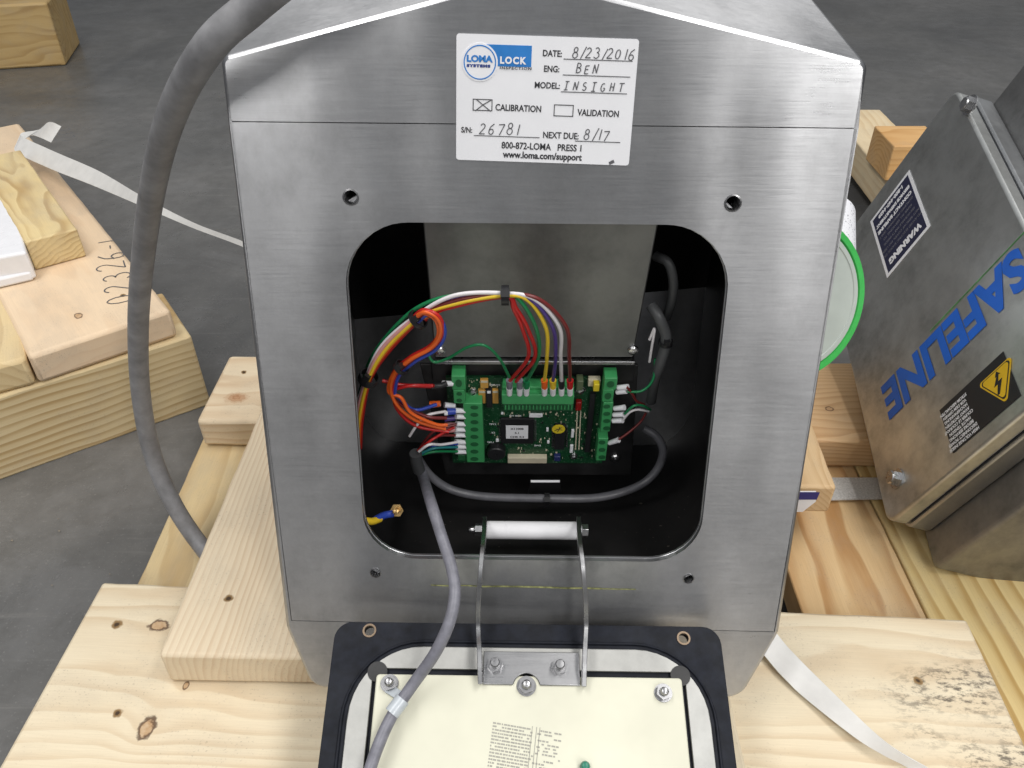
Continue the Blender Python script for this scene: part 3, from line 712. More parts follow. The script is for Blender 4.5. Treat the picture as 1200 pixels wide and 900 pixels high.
ipart('ribbon_connector', 595, 537, 641, 543, Z0, Z0+.006, M_ivory, pcb, .0005)
ipart('indicator', 674, 472, 682, 482, Z0, Z0+.006, plain('red_lens', (.28, .01, .01), .25), pcb, .0012)
ipart('trimmer', 649, 535.5, 657, 541, Z0, Z0+.006, plain('blue_trimmer', (.02, .03, .12), .4), pcb, .001)
ipart('heat_sink', 675, 447, 684, 458, Z0, Z0+.010, plain('olive', (.10, .13, .07), .5), pcb, .001)
hd = ipart('pin_header', 685, 462, 698, 530, Z0, Z0+.004, M_chip, pcb)
bm = bmesh.new()
for i in range(18):
    for c_ in (676.5, 680.5):
        uu = c_ - i*.12; v_ = 484+i*2.5; ibox(bm, uu-.7, v_-.7, uu+.7, v_+.7, Z0, Z0+.002)
finish(bm, 'solder_rows', M_ivory, pcb)['kind'] = 'stuff'
for (u0, v0, u1, v1) in ((669, 504, 673, 513), (667.5, 522, 672, 531), (640, 502, 643, 506), (641, 517, 644, 520), (630, 485.5, 636, 489), (620, 485.5, 634, 489.5), (581, 515, 584.5, 518), (587, 484, 590, 486)):
    ipart('capacitor', u0, v0, u1, v1, Z0, Z0+.002, M_white, pcb, .0005)
rnd = random.Random(3); bm1 = bmesh.new(); bm2 = bmesh.new()
for i in range(150):
    u = rnd.uniform(568, 700); v = rnd.uniform(482, 538)
    if 584 < u < 629 and 489 < v < 522 or 645 < u < 667 and 496 < v < 529 or 570 < u < 596 and v > 520: continue
    du, dv = rnd.choice(((1.4, .8), (.7, 1.2), (.5, .5), (1.0, .5))); ibox(rnd.choice((bm1, bm1, bm2)), u, v, u+du*1.4, v+dv*1.4, Z0, Z0+.0012)
for i in range(40):
    u = rnd.uniform(548, 586); v = rnd.uniform(444, 458); du, dv = rnd.choice(((1.4, .6), (.6, .6))); ibox(bm1, u, v, u+du, v+dv, Z0, Z0+.001)
finish(bm1, 'small_components', M_ivory, pcb)['kind'] = 'stuff'; finish(bm2, 'small_components', M_chip, pcb)['kind'] = 'stuff'
for s_, u, v, sz in (('TP12', 573, 498, .0035), ('K1', 576, 508, .0035), ('REL1', 571, 519, .0035), ('SW3', 626, 523, .0035), ('INPUTS', 574, 452, .003), ('RV1 SENS', 597, 488, .0028), ('+ -', 610, 533, .003)):
    a, b = IF_.px(u, v, Z0+.0006); text('silkscreen', s_, IF_.mat(a, b, Z0+.0006), sz, M_white, pcb, bold=.0001)

# ---------------- ferrules
def ferrule(p0, p1, r, mat, parent, name='ferrule'):
    bm = bmesh.new(); bm_tube(bm, [p0, p1], lambda t: r*(1-.15*t), 12, smooth=False); return finish(bm, name, mat, parent, smooth=50)
# ---------------- wire harness (upper)
mid = ip(592, 346, .05)
harn = thing('wire_harness', ip(420, 520, .03), 'tied bundle of coloured wires arching over to the top terminal strip', 'wires')
cols = ['green', 'white', 'yellow', 'orange', 'red', 'brown', 'purple']
ends = {'red': 597, 'grey': 607, 'green': 617, 'yellow': 638, 'purple': 648, 'white': 658, 'brown': 668}
base = [(419, 525, .03), (420, 490, .035), (431, 445, .04), (452, 408, .042), (490, 372, .048), (535, 353, .05), (592, 346, .05)]
rW = .0017
offs = [(-1.2, .6), (.1, 1.3), (1.1, .4), (0, .1), (1.0, -.9), (-.2, -1.2), (-1.1, -.6), (.4, -.3)]
rnd = random.Random(11)
def offset_path(path, k, spread):
    res = []
    for i, (u, v, h) in enumerate(path):
        a = Vector(path[max(i-1, 0)][:2]); b = Vector(path[min(i+1, len(path)-1)][:2]); t = (b-a).normalized(); n = Vector((t.y, -t.x))
        if n.x > 0 and n.y > 0: n = -n
        res.append((u + n.x*k*spread[i], v + n.y*k*spread[i], h))
    return res
spr = [1.3, 1.7, 1.0, 2.0, 1.1, 2.6, .9]
for col, k, dh, eu in (('white', 2.6, .001, 658), ('purple', 1.6, -.002, 648), ('yellow', -.9, .002, 638), ('green', .7, -.003, 617), ('red', -1.9, .001, 597), ('red', -.2, .0, 605), ('brown', .6, .001, 668)):
    wob = rnd.uniform(-.8, .8)
    pth = offset_path(base, k, spr); pts = [ip(u + wob*(i % 2), v + rnd.uniform(-.5, .5), h + dh) for i, (u, v, h) in enumerate(pth)]
    pts += [ip(592+(eu-592)*.42 + 8, 351 + (8 if eu < 610 else 0) + (668-eu)*.05, .052), ip(592+(eu-592)*.78+(17 if eu < 620 else 12), 383+max(0, (668-eu))*.06, .050), ip(eu + (22 if eu < 610 else 14 if eu < 625 else (3 if eu < 650 else -1)), 418, .040), ip(eu, 447, Z0+.021)]
    tube('wire', pts, rW, WC[col], harn, label=f'{col} wire')
for (c_, k, dh) in (('orange', .1, .003), ('pink', 1.5, .003), ('orange', -1.3, .003), ('red', -2.6, -.001), ('yellow', -.5, .004)):
    pth = offset_path(base[:5], k, spr); tube('wire', [ip(u, v, h+dh) for u, v, h in pth] + [ip(500, 369+k*-2, .05), ip(540, 352+k*-1.5, .05), ip(590, 347, .05)][:(3 if c_ in ('orange', 'yellow') else 1)], rW, WC[c_], harn)
tube('wire', [ip(421, 462, .03), ip(436, 418, .03), ip(472, 374, .04), ip(505, 353, .045), ip(545, 345, .047), ip(590, 344, .047)], rW, WC['green'], harn)
sl = {638: 'orange', 648: 'yellow', 668: 'red', 617: 'green', 597: 'grey', 605: 'grey', 658: 'black'}
for eu in (597, 605, 617, 638, 648, 658, 668):
    e_ = eu + (4 if eu == 605 else 0)
    p1 = ip(e_, 462, Z0+.0175); p0 = ip(e_, 454, Z0+.0200); pm = ip(e_, 445.5, Z0+.0215)
    ferrule(p0, p1, .0030, M_white, harn); ferrule(pm, p0, .0033, WC[sl[eu]], harn, 'sleeve')
def tie(p, d, r, parent, tail=None, w=.004):
    """cable tie: band round the bundle, head block, short tail"""
    d = Vector(d).normalized(); bm = bmesh.new(); u = d.orthogonal().normalized(); v = d.cross(u); n = 20; rows = []
    for j in range(n):
        c_ = u*math.cos(2*math.pi*j/n) + v*math.sin(2*math.pi*j/n)
        rows.append([bm.verts.new(p + c_*rr_ + d*s_) for rr_, s_ in ((r, -w/2), (r+.0012, -w/2), (r+.0012, w/2), (r, w/2))])
    for j in range(n):
        a, b = rows[j], rows[(j+1) % n]
        for k in range(4): bm.faces.new((a[k], a[(k+1) % 4], b[(k+1) % 4], b[k]))
    Fh = Frame(p - CF*(r+.001), d, CF.cross(d)); bm_box(bm, -w*.6, w*.6, -.0025, .0025, -.003, .003, Fh.mat())
    return finish(bm, 'cable_tie', M_chip, parent)
def dirpx(a, b, h): return ip(*b, h)-ip(*a, h)
tie(ip(592, 346, .05), dirpx((580, 347), (604, 347), .05), .0068, harn, w=.006); tie(ip(490, 374, .048), dirpx((480, 382), (500, 366), .05), .0075, harn)
tie(ip(432, 443, .04), dirpx((424, 458), (440, 428), .05), .0078, harn, w=.007)
# ---------------- looped harness to the left terminals
h2 = thing('wire_harness', ip(462, 470, .03), 'looped bundle of red orange and blue wires feeding the left terminals', 'wires')
loop = [(482, 378, .05), (497, 366, .058), (513, 374, .060), (516, 392, .058), (505, 408, .055), (482, 421, .05), (463, 438, .042), (458, 458, .036)]
for i, (c_, o, tail) in enumerate((('orange', (0, 0), [(468, 478, .034), (490, 494, .032), (522, 503, .030)]), ('red', (2.4, -1.5), [(466, 480, .03), (488, 499, .030), (526, 506, .03)]),
        ('blue', (4.5, 2.5), [(464, 462, .03), (485, 480, .028), (512, 474, .025)]), ('orange', (-2.4, 1.0), [(470, 466, .036), (482, 484, .036), (510, 497, .033), (524, 498, .03)]),
        ('brown', (1, 3), [(470, 474, .03), (500, 488, .03), (524, 490, .03)]), ('red', (-1, -2.6), [(480, 452, .036), (505, 452, .03), (507, 452, .03)]))):
    pts = [ip(u+o[0], v+o[1], h-i*.0008) for u, v, h in loop] + [ip(*q_) for q_ in tail]
    tube('wire', pts, rW, WC[c_], h2, label=f'{c_} wire')
tie(ip(470, 430, .045), dirpx((480, 422), (462, 438), .05), .006, h2)
tube('wire', [ip(448, 446, .03), ip(470, 451, .03), ip(505, 453, .025)], rW, WC['red'], h2); tube('wire', [ip(505, 453, .025), ip(516, 452, .022), ip(524, 449, .02)], .0026, M_chip, h2, label='black sleeve')
ferrule(ip(519, 449.5, Z0+.018), ip(530, 449.5, Z0+.014), .0029, M_white, h2)
ferrule(ip(504, 474, .02), ip(516, 473, .02), .0034, WC['orange'], h2, 'sleeve'); ferrule(ip(521, 474.5, Z0+.012), ip(533, 475.5, Z0+.010), .0029, M_white, h2)
# ---------------- ferrules at left terminals
lf = thing('wire_set', ip(540, 545, 0), 'fan of small white ferrules and thin wires at the left terminal block', 'wires')
for i, v in enumerate((481.5, 488.5, 497, 503.5, 510, 518, 523.5, 529.5)):
    ferrule(ip(534+rnd.uniform(-1, 1), v-.5, Z0+.016), ip(547.5, v, Z0+.012), .0028, M_white, lf)
ferrule(ip(524, 482.5, Z0+.018), ip(534, 482, Z0+.017), .0036, WC['blue'], lf, 'sleeve')
ferrule(ip(521, 484, Z0+.02), ip(525, 484, Z0+.02), .0026, M_white, lf)
for v in (499, 504): ferrule(ip(521, v, Z0+.016), ip(533, v-1, Z0+.014), .0034, WC['pink'], lf, 'sleeve')
ferrule(ip(521, 491, Z0+.016), ip(533, 490, Z0+.014), .0028, WC['purple'], lf, 'sleeve')
for c_, pts in (('white', [(480, 511, .03), (488, 499, .03), (500, 487, .028), (522, 482, .02)]), ('red', [(490, 528, .03), (505, 516, .03), (522, 506, .02), (532, 501, .014)]),
                ('white', [(491, 529, .034), (503, 521, .034), (518, 521, .025), (536, 518, .016)]), ('teal', [(493, 531, .03), (510, 525, .028), (536, 524, .016)]),
                ('blue', [(493, 532, .028), (512, 522, .024), (536, 520, .014)]), ('green', [(493, 533, .028), (510, 529, .026), (536, 529, .014)]), ('brown', [(490, 530, .025), (510, 512, .02), (536, 510, .012)]),
                ('brown', [(489, 529, .022), (508, 506, .02), (536, 497, .012)]), ('black', [(492, 532, .02), (515, 530, .02), (536, 529, .012)])):
    tube('wire', [ip(*q_) for q_ in pts], .0014, WC[c_], lf, label=f'{c_} wire')
ipart('terminal_tail', 537, 534, 546, 540, Z0, Z0+.012, M_termd, lf, .0006)
# thin green earth wire
tag(tube('earth_wire', [ip(500, 412, .03), ip(508, 424, .03), ip(525, 420, .03), ip(548, 407, .034), ip(568, 405, .036), ip(585, 420, .032), ip(597, 442, .022)], .0013, WC['green']), 'thin green wire looping in front of the inner steel cover', 'wire')
# ---------------- right side wires
rt_ = thing('wire_set', ip(735, 520, 0), 'short wires with white ferrules at the right terminal blocks', 'wires')
for (u0, v0, u1, v1) in ((724, 454, 736, 453.5), (723, 459.5, 734, 458), (720, 478.5, 732, 477.5), (719, 486, 731, 485.5), (718, 493, 730, 492.5), (714, 519, 725, 515.5)):
    ferrule(ip(u1, v1, Z0+.016), ip(u0, v0, Z0+.012), .0029, M_white, rt_)
for c_, pts in (('white', [(730, 492, .013), (738, 483, .014), (747, 480, .012), (760, 482, .005)]), ('green', [(732, 485, .013), (742, 476, .014), (752, 475, .01), (762, 480, .002)]),
                ('brown', [(735, 454, .014), (741, 462, .013), (746, 470, .010), (755, 474, .002)]), ('green', [(735, 459, .014), (752, 458, .012), (765, 445, .008), (768, 420, .0)]),
                ('brown', [(725, 515, .013), (735, 508, .010), (750, 495, .003), (757, 484, 0)]), ('white', [(761, 398, .0), (767, 385, .0), (764, 405, .002), (761, 424, .0)])):
    tube('wire', [ip(*q_) for q_ in pts], .0012, WC[c_], rt_, label=f'{c_} wire')
# ---------------- cables inside
jx = ip(489, 536, .03)
c1 = thing('sheathed_cable', P(432, 905, .70), 'light grey cable from inside the enclosure down onto the lid with a clear clip', 'cable')
tube('sheath', [ip(489, 538, .03), ip(496, 560, .034), P(506, 592, .735), P(518, 630, .722), P(529, 665, .712), P(533, 695, .700), P(527, 728, .690), P(510, 765, .692), P(484, 802, .700), P(461, 836, .690), P(444, 872, .675), P(430, 915, .66), P(415, 990, .60)], .0052, M_grey, c1, n=16)
c2 = thing('sheathed_cable', ip(640, 584, .02), 'dark grey cable lying along the inside bottom of the enclosure', 'cable')
tube('sheath', [ip(489, 536, .022), ip(505, 558, .024), ip(530, 574, .028), ip(570, 582, .03), ip(640, 584, .03), ip(700, 583, .026), ip(745, 571, .016), ip(768, 553, .006), ip(777, 530, -.004), ip(770, 512, -.012), ip(755, 502, -.02)], .0044, plain('mid_grey_cable', (.13, .13, .145), .4, var=.15), c2, n=16)
tie(ip(641, 584, .03), (1, 0, 0), .0046, c2, w=.005)
bm = bmesh.new(); bm_box(bm, -.002, .002, -.010, 0, -.002, .002, IF_.mat(*IF_.px(641, 586, .034), .034)); finish(bm, 'tie_tail', M_chip, c2)
tube('dark_sheath', [ip(487, 531, .032), ip(488, 540, .032), ip(491, 551, .032)], .0062, M_darkcable, c1, n=16, label='black heat-shrink collar')
# clip sleeve on the lid
a_ = P(470, 822, .694); b__ = P(458, 837, .692)
# right side hoses
c3 = thing('hose', ip(770, 450, -.02), 'dark grey hose looping at the right inside the enclosure', 'hose')
tube('hose_loop', [ip(768, 300, -.03), ip(783, 308, -.02), ip(789, 330, -.015), ip(787, 352, -.015), ip(781, 372, -.02)], .0043, M_darkcable, c3)
tube('hose_end', [ip(763, 358, -.01), ip(772, 372, 0), ip(780, 392, .002), ip(779, 408, .004), ip(773, 428, .004), ip(767, 446, 0), ip(763, 470, -.01)], .0050, plain('hose_grey', (.085, .088, .092), .5), c3)
tie(ip(780, 401, .003), dirpx((781, 392), (778, 412), .003), .0053, c3)
# brass stud and blue/yellow earth lead at lower left of the liner
st_ = thing('earth_lead', P(455, 602, .80), 'short yellow and blue earth lead on a brass stud, lower left inside the enclosure', 'wire')
tube('wire', [P(426, 610, .76), P(436, 611, .77), P(445, 608, .78)], .0035, WC['yellow'], st_); tube('wire', [P(440, 609, .775), P(450, 604, .785), P(460, 602, .79)], .0036, WC['blue'], st_)
bm = bmesh.new(); p = P(465, 598, .79); Fb = Frame(p, (1, 0, 0), CU); bm_hexnut(bm, Fb.mat(0, 0, -.003), .0065, .004); bm_lathe(bm, Fb.mat(), [(.0028, 0), (.0028, .009), (.001, .0095)], 14); finish(bm, 'stud', plain('brass', (.45, .30, .13), .3, metal=1), st_)
# small bent clip lying on the liner floor
bm = bmesh.new(); q = [ip(619, 577, .006), ip(622, 564, .008), ip(656, 564, .008)]
for i in range(2): bm_tube(bm, [q[i], q[i+1]], .0011, 8, smooth=False)
bm2 = bmesh.new(); bm_tube(bm2, [q[1], q[2]], .0014, 8, smooth=False); bm.free()
t_ = thing('wire_clip', q[0], 'small folded white-edged clip behind the dark cable at the inside bottom', 'clip')
finish(bm2, 'edge', M_white, t_); bm = bmesh.new(); vs = [bm.verts.new(x) for x in (ip(622, 564.5, .007), ip(656, 564.5, .007), ip(660, 590, .002), ip(616, 590, .002))]; bm.faces.new(vs)
ex = bmesh.ops.extrude_face_region(bm, geom=list(bm.faces)); bmesh.ops.translate(bm, verts=[v for v in ex['geom'] if isinstance(v, bmesh.types.BMVert)], vec=IF_.n*-.0015); finish(bm, 'flap', M_chip, t_)

# ------------------------------------------------------------------ calibration sticker
sT = ff(537, 39); sTR = ff(749, 46); sBL = ff(537, 187); sBR = ff(741, 194)
wS = ((sTR[0]-sT[0]) + (sBR[0]-sBL[0]))/2; hS = (sT[1]-sBL[1] + sTR[1]-sBR[1])/2
FS = Frame(FF.p(sBL[0]+.0, sBL[1], .0004), FF.x*(sBR[0]-sBL[0]) + FF.y*(sBR[1]-sBL[1]), FF.y)
wS = max(wS, 1e-3); U = wS/920.0; V = hS/640.0      # sticker pixels as read in an enlarged view, 920 x 640
FS = Frame(FS.p(-.0015, 0, 0), FS.x, FS.y)
def sp(x, y): return (x*U, (640-y)*V)
bm = bmesh.new(); bm_prism(bm, rrect(0, 0, wS, hS, .0022, 5), 0, .0005, FS.mat()); lab = finish(bm, 'calibration_sticker', M_white, enc, label='white calibration sticker with blue logo and handwritten entries')
H = .0008
def st(s, x, y, size, bold=.00013, mat=None, xs=1, align='LEFT', nm='lettering', sp_=1.0, rot=-.008):
    a, b = sp(x, y); return text(nm, s, FS.mat(a, b, H, rot), size*V*1.36, mat or M_ink, lab, bold=bold, align=align, xs=xs, sp=sp_)
def srect(x0, y0, x1, y1, mat, h=H, nm='print', rad=0):
    (a0, b0), (a1, b1) = sp(x0, y1), sp(x1, y0); bm = bmesh.new(); bm_prism(bm, [(a0, b0), (a1, b0), (a1, b1), (a0, b1)], h-.0002, h, FS.mat()); return finish(bm, nm, mat, lab, smooth=0)
# sticker pixel origin (155,82) of the enlarged view
st('DATE:', 437, 96, 32, xs=.86); st('ENG:', 446, 172, 32, xs=.86); st('MODEL:', 402, 254, 32, xs=.88)
st('CALIBRATION', 203, 374, 34, xs=.84); st('VALIDATION', 632, 386, 34, xs=.82)
st('S/N:', 26, 494, 30, xs=.86); st('NEXT DUE:', 456, 508, 34, xs=.84)
st('800-872-LOMA   PRESS 1', 240, 570, 36, xs=.86); st('www.loma.com/support', 250, 618, 36, bold=.0002, xs=.90)
for x0, x1, y in ((545, 895, 107), (545, 890, 185), (540, 880, 269), (93, 440, 508), (627, 865, 519)): srect(x0, y-2, x1, y+2, M_pen, nm='rule_line')
for x0, y0 in ((86, 319), (508, 334)):
    for r_ in ((x0, y0, x0+102, y0+4), (x0, y0+56, x0+102, y0+60), (x0, y0, x0+4, y0+60), (x0+98, y0, x0+102, y0+60)): srect(*r_, M_ink, nm='tick_box')
bm = bmesh.new()
for l_ in ([(105, 322), (140, 350), (180, 380)], [(100, 380), (140, 348), (182, 322)]): bm_stroke(bm, FS.mat(0, 0, H+.0001), [sp(*q_) for q_ in l_], .0007)
bm_stroke(bm, FS.mat(0, 0, H+.0001), [sp(815, 632), sp(840, 618)], .0022)
finish(bm, 'pen_mark', M_pen, lab, smooth=0)
def hand(s, x, y, size, seed, adv=.8): a, b = sp(x, y); penwrite('handwriting', s, FS.mat(a, b, H+.0001, -.01), size*V, .0007, M_pen, lab, adv=adv, seed=seed)
hand('8/23/2016', 585, 98, 50, 1, .86); hand('BEN', 608, 174, 44, 2, 1.0); hand('INSIGHT', 552, 258, 42, 3, 1.15); hand('26781', 118, 498, 58, 4, .85); hand('8/17', 668, 510, 52, 5, .9)
# logo
srect(152, 48, 382, 153, M_blue, h=H-.0001, nm='blue_block')
a, b = sp(120, 137); Rl = 83*U
bm = bmesh.new(); bm_prism(bm, circ(a, b, Rl+.0012, 40), H-.0003, H+.0001, FS.mat()); finish(bm, 'logo_disc', M_white, lab, smooth=0)
bm = bmesh.new(); bm_prism(bm, circ(a, b, Rl, 40), H, H+.0003, FS.mat(), [circ(a, b, Rl*.93, 40)]); finish(bm, 'logo_ring', M_blue, lab, smooth=0)
def stl(s, x, y, size, mat, xs=1, bold=.0004, sp_=1): a, b = sp(x, y); text('logo_lettering', s, FS.mat(a, b, H+.0004), size*V*1.36, mat, lab, bold=bold, xs=xs, sp=sp_)
stl('LOMA', 52, 134, 32, M_blue, 1.12, .0003); stl('SYSTEMS', 54, 160, 13, plain('navy_print', (.02, .05, .25), .5), 1.5, .0002, 1.25)
srect(47, 141, 195, 144, M_blue, nm='logo_bar')
stl('LOCK', 222, 138, 34, M_white, .95, .0003, 1.25); stl('INSPECTION', 222, 166, 13, M_pen, 1.4, .0001, 1.25)

# ------------------------------------------------------------------ the lid lying in front
LF = Frame(P(618, 731, .755), (1, -.004, -.018), (0, math.cos(R(20)), math.sin(R(20))))
lid = thing('enclosure_lid', LF.p(0, -.38, -.02), 'open enclosure lid with black rubber gasket lying face up in front of the window', 'lid')
def lp(u, v, h=0): return LF.px(u, v, h)
g0 = lp(394, 727); g1 = lp(843, 736); gx0, gx1 = g0[0], g1[0]; gy1 = (g0[1]+g1[1])/2; gy0 = gy1-.42
hl = []
for u, v in ((433, 739), (801, 748)): a, b = lp(u, v); hl.append(circ(a, b, .0052, 20))
bm = bmesh.new(); bm_prism(bm, rrect(gx0, gy0, gx1, gy1, .016, 6), -.010, 0, LF.mat(), hl); finish(bm, 'gasket', M_rubber, lid, bevel=.002)
for (u, v) in ((433, 739), (801, 748)):
    a, b = lp(u, v); bm = bmesh.new(); bm_prism(bm, circ(a, b, .0062, 24), -.002, .0008, LF.mat(), [circ(a, b, .0046, 24)]); finish(bm, 'eyelet', plain('bronze', (.22, .16, .11), .4, metal=.6), lid)
# steel pan
s0 = lp(412, 850)[0]; s1 = lp(838, 860)[0]; sy = lp(600, 760)[1]
s0 = lp(403, 880)[0]; s1 = lp(836, 880)[0]
bm = bmesh.new(); ro = rrect(s0-.0065, gy0+.03, s1+.0065, sy+.0065, (.070, .070, .03, .03), 10); ri = rrect(s0-.004, gy0+.035, s1+.004, sy+.004, (.066, .066, .026, .026), 10)
bm_prism(bm, ro, -.001, .0022, LF.mat(), [ri]); finish(bm, 'gasket_bead', M_rubber, lid, bevel=.0008)
c0_ = lp(441, 787); c1_ = lp(795, 797)
k0, k1, ky = lp(439, 830)[0], lp(800, 830)[0], (c0_[1]+c1_[1])/2
# corner pockets: shade of the holes put in as dark discs below
pk = rrect(k0, gy0+.06, k1, ky, .001, 2)
bm = bmesh.new(); bm_prism(bm, rrect(s0, gy0+.035, s1, sy, (.062, .062, .026, .026), 10), .0, .0035, LF.mat(), [inset(rrect(k0, gy0+.06, k1, ky, .0015, 2), -.004)])
finish(bm, 'steel_pan', steel('pan_steel', col=(.42, .42, .405), rough=.5, stretch=(60, 60, 60), bump=.04, blot=.12), lid, bevel=.0006)
for a in (k0, k1):
    bm = bmesh.new(); bm_prism(bm, circ(a, ky+.001, .0088, 24), .0035, .0042, LF.mat()); finish(bm, 'pocket_shade', M_dark, lid)
bm = bmesh.new(); bm_prism(bm, rrect(k0, gy0+.065, k1, ky-.002, .003, 3), .0005, .0085, LF.mat()); crm = finish(bm, 'cream_board', M_cream, lid, bevel=.0012)
HB = .0085
for u, v, r_ in ((456, 800, .0065), (778, 811, .0065), (617, 803, .0070)):
    a, b = lp(u, v, HB+.004); bm = bmesh.new(); M = LF.mat(a, b, HB, .3)
    bm_lathe(bm, M, [(r_*1.22, 0), (r_*1.22, .001), (r_*.9, .001)], 24)
    bm_hexnut(bm, LF.mat(a, b, HB+.001, .3), r_*1.05, .0045); bm_lathe(bm, LF.mat(a, b, HB+.0055), [(r_*.60, 0), (r_*.58, .0022), (r_*.40, .0038), (r_*.1, .0044)], 20)
    finish(bm, 'nut', M_nut, lid)
# faint printed table (rotated print seen on its side)
bm = bmesh.new(); rnd = random.Random(5)
T0 = Vector(lp(578, 846, HB)); T1 = Vector(lp(641, 857, HB)); T2 = Vector(lp(570, 908, HB)); ex_ = (T1-T0); ey_ = (T2-T0)
for r_ in range(26):
    y = r_/16; x = 0
    while x < 1.25:
        w_ = rnd.uniform(.02, .075); fade = 1 if x < .7 else rnd.random() < .45
        if rnd.random() < .93 and fade and not (.70 < x < .74):
            q = [T0+ex_*xx+ey_*yy for xx, yy in ((x, y), (x+w_, y), (x+w_, y+.030), (x, y+.030))]; bm.faces.new([bm.verts.new(LF.p(p_.x, p_.y, HB+.0003)) for p_ in q])
        x += w_+rnd.uniform(.008, .02)
finish(bm, 'printed_table', plain('faded_print', (.36, .35, .31), .6), crm, smooth=0)['kind'] = 'stuff'
bm = bmesh.new()
for x in (.72, .80, .86): 
    q = [T0+ex_*xx+ey_*yy for xx, yy in ((x, -.05), (x+.012, -.05), (x+.012, 1.6), (x, 1.6))]; bm.faces.new([bm.verts.new(LF.p(p_.x, p_.y, HB+.0003)) for p_ in q])
finish(bm, 'printed_rule', bpy.data.materials['faded_print'], crm, smooth=0)
a, b = lp(686, 896, HB+.008); b += .005; bm = bmesh.new(); bm_lathe(bm, LF.mat(a, b-.006, HB), [(.0042, 0), (.0042, .006), (.003, .009), (.001, .0098)], 18); bm_box(bm, -.0035, .0035, -.02, 0, 0, .004, LF.mat(a, b-.004, HB)); finish(bm, 'green_tab', plain('green_plastic', (.02, .20, .13), .35), lid, bevel=.0005)
# cable clip sleeve
a_, b__ = P(472, 819, .695), P(459, 836, .690)
bm = bmesh.new(); bm_tube(bm, [a_, b__], .0066, 18, smooth=False); finish(bm, 'clip_sleeve', plain('clear_plastic', (.50, .54, .58), .25), c1)
bm = bmesh.new(); a, b = lp(463, 812, HB); bm_box(bm, -.008, .010, -.004, .004, 0, .002, LF.mat(a, b, HB, -.5)); finish(bm, 'clip_strap', bpy.data.materials['clear_plastic'], c1, bevel=.0005)

# hinge bracket on the lid: plate, two bolts, two curved arms, white roller
HP = .0105
b0_ = lp(566, 802, HP); b1_ = lp(680, 802, HP); b2_ = lp(566, 763, HP)
bxl, bxr, byl, byh = b0_[0], b1_[0], b0_[1], b2_[1]; n0 = lp(617, 805, HP)[0]
notch = [(n0 + .0118*math.cos(R(180 - 15*i)), byl - .002 + .0118*math.sin(R(180-15*i))) for i in range(13)]
bm = bmesh.new(); bm_prism(bm, [(bxl, byh), (bxl, byl)] + [(x, max(y, byl)) for x, y in notch] + [(bxr, byl), (bxr, byh)], HP-.002, HP, LF.mat())
brk = finish(bm, 'hinge_plate', steel('hinge_steel', col=(.42, .42, .43), rough=.26, stretch=(14, 500, 500), bump=.3, blot=.3), lid, bevel=.0006)
for u, v in ((580, 778), (656, 780)):
    a, b = lp(u, v, HP+.006); bm = bmesh.new(); bm_hexnut(bm, LF.mat(a, b, HP, .2), .0072, .0055); bm_lathe(bm, LF.mat(a, b, HP+.0055), [(.0042, 0), (.0042, .006), (.0034, .0068), (.0008, .007)], 16); finish(bm, 'hinge_bolt', M_nut, lid)
def arm(xo, pts, name='hinge_arm'):
    c = catmull(pts, 10); bm = bmesh.new(); q = []; th = .0042; wd = .009
    for i, p in enumerate(c):
        t = (c[min(i+1, len(c)-1)] - c[max(i-1, 0)]).normalized(); X = Vector((1, 0, 0)); X = (X - t*X.dot(t)).normalized(); n = t.cross(X)
        q.append([bm.verts.new(p + X*sx_*th/2 + n*sn*wd/2) for sx_, sn in ((-1, -1), (1, -1), (1, 1), (-1, 1))])
    for a, b in zip(q, q[1:]):
        for j in range(4): bm.faces.new((a[j], a[(j+1) % 4], b[(j+1) % 4], b[j]))
    bm.faces.new(q[0]); bm.faces.new(q[-1]); finish(bm, name, M_bright, lid, smooth=40, bevel=.0005)
Tr = .80
arm(0, [LF.at(563, 801, .012), LF.at(562, 768, .020), P(560.5, 735, .735), P(561, 700, .728), P(563.5, 665, .724), P(566, 642, .735), P(567.5, 625, .765), P(568, 610, .80)])
arm(0, [LF.at(684, 804, .012), LF.at(685, 770, .020), P(686.5, 735, .735), P(686, 700, .728), P(683, 665, .724), P(680, 642, .735), P(678.5, 625, .765), P(678, 610, .80)])
pa, pb = P(570.5, 621, Tr), P(676, 622, Tr)
bm = bmesh.new(); bm_cyl(bm, pa, pb, .0088, n=32); finish(bm, 'roller', M_delrin, lid, bevel=.0008)
dx = (pb-pa).normalized()
def hexat(name, p, d, r, h, dome=0):
    Fx = Frame(p, d.orthogonal(), d.cross(d.orthogonal())); bm = bmesh.new()
    M = Fx.mat(); 
    bm_prism(bm, [(r*math.cos(R(60*i+15)), r*math.sin(R(60*i+15))) for i in range(6)], 0, h, M)
    if dome: bm_lathe(bm, Fx.mat(0, 0, h), [(r*.6, 0), (r*.58, dome*.5), (r*.35, dome*.9), (r*.02, dome)], 16)
    return finish(bm, name, M_bright, lid, bevel=.0004)
hexat('axle_nut', pa - dx*.0045, -dx, .0062, .007, .007); hexat('axle_nut', pb + dx*.0045, dx, .0068, .0065)
# washers
for p_, s_ in ((pa, -1), (pb, 1)):
    bm = bmesh.new(); bm_cyl(bm, p_+dx*s_*.003, p_+dx*s_*.0045, .0082, n=24); finish(bm, 'washer', M_bright, lid)

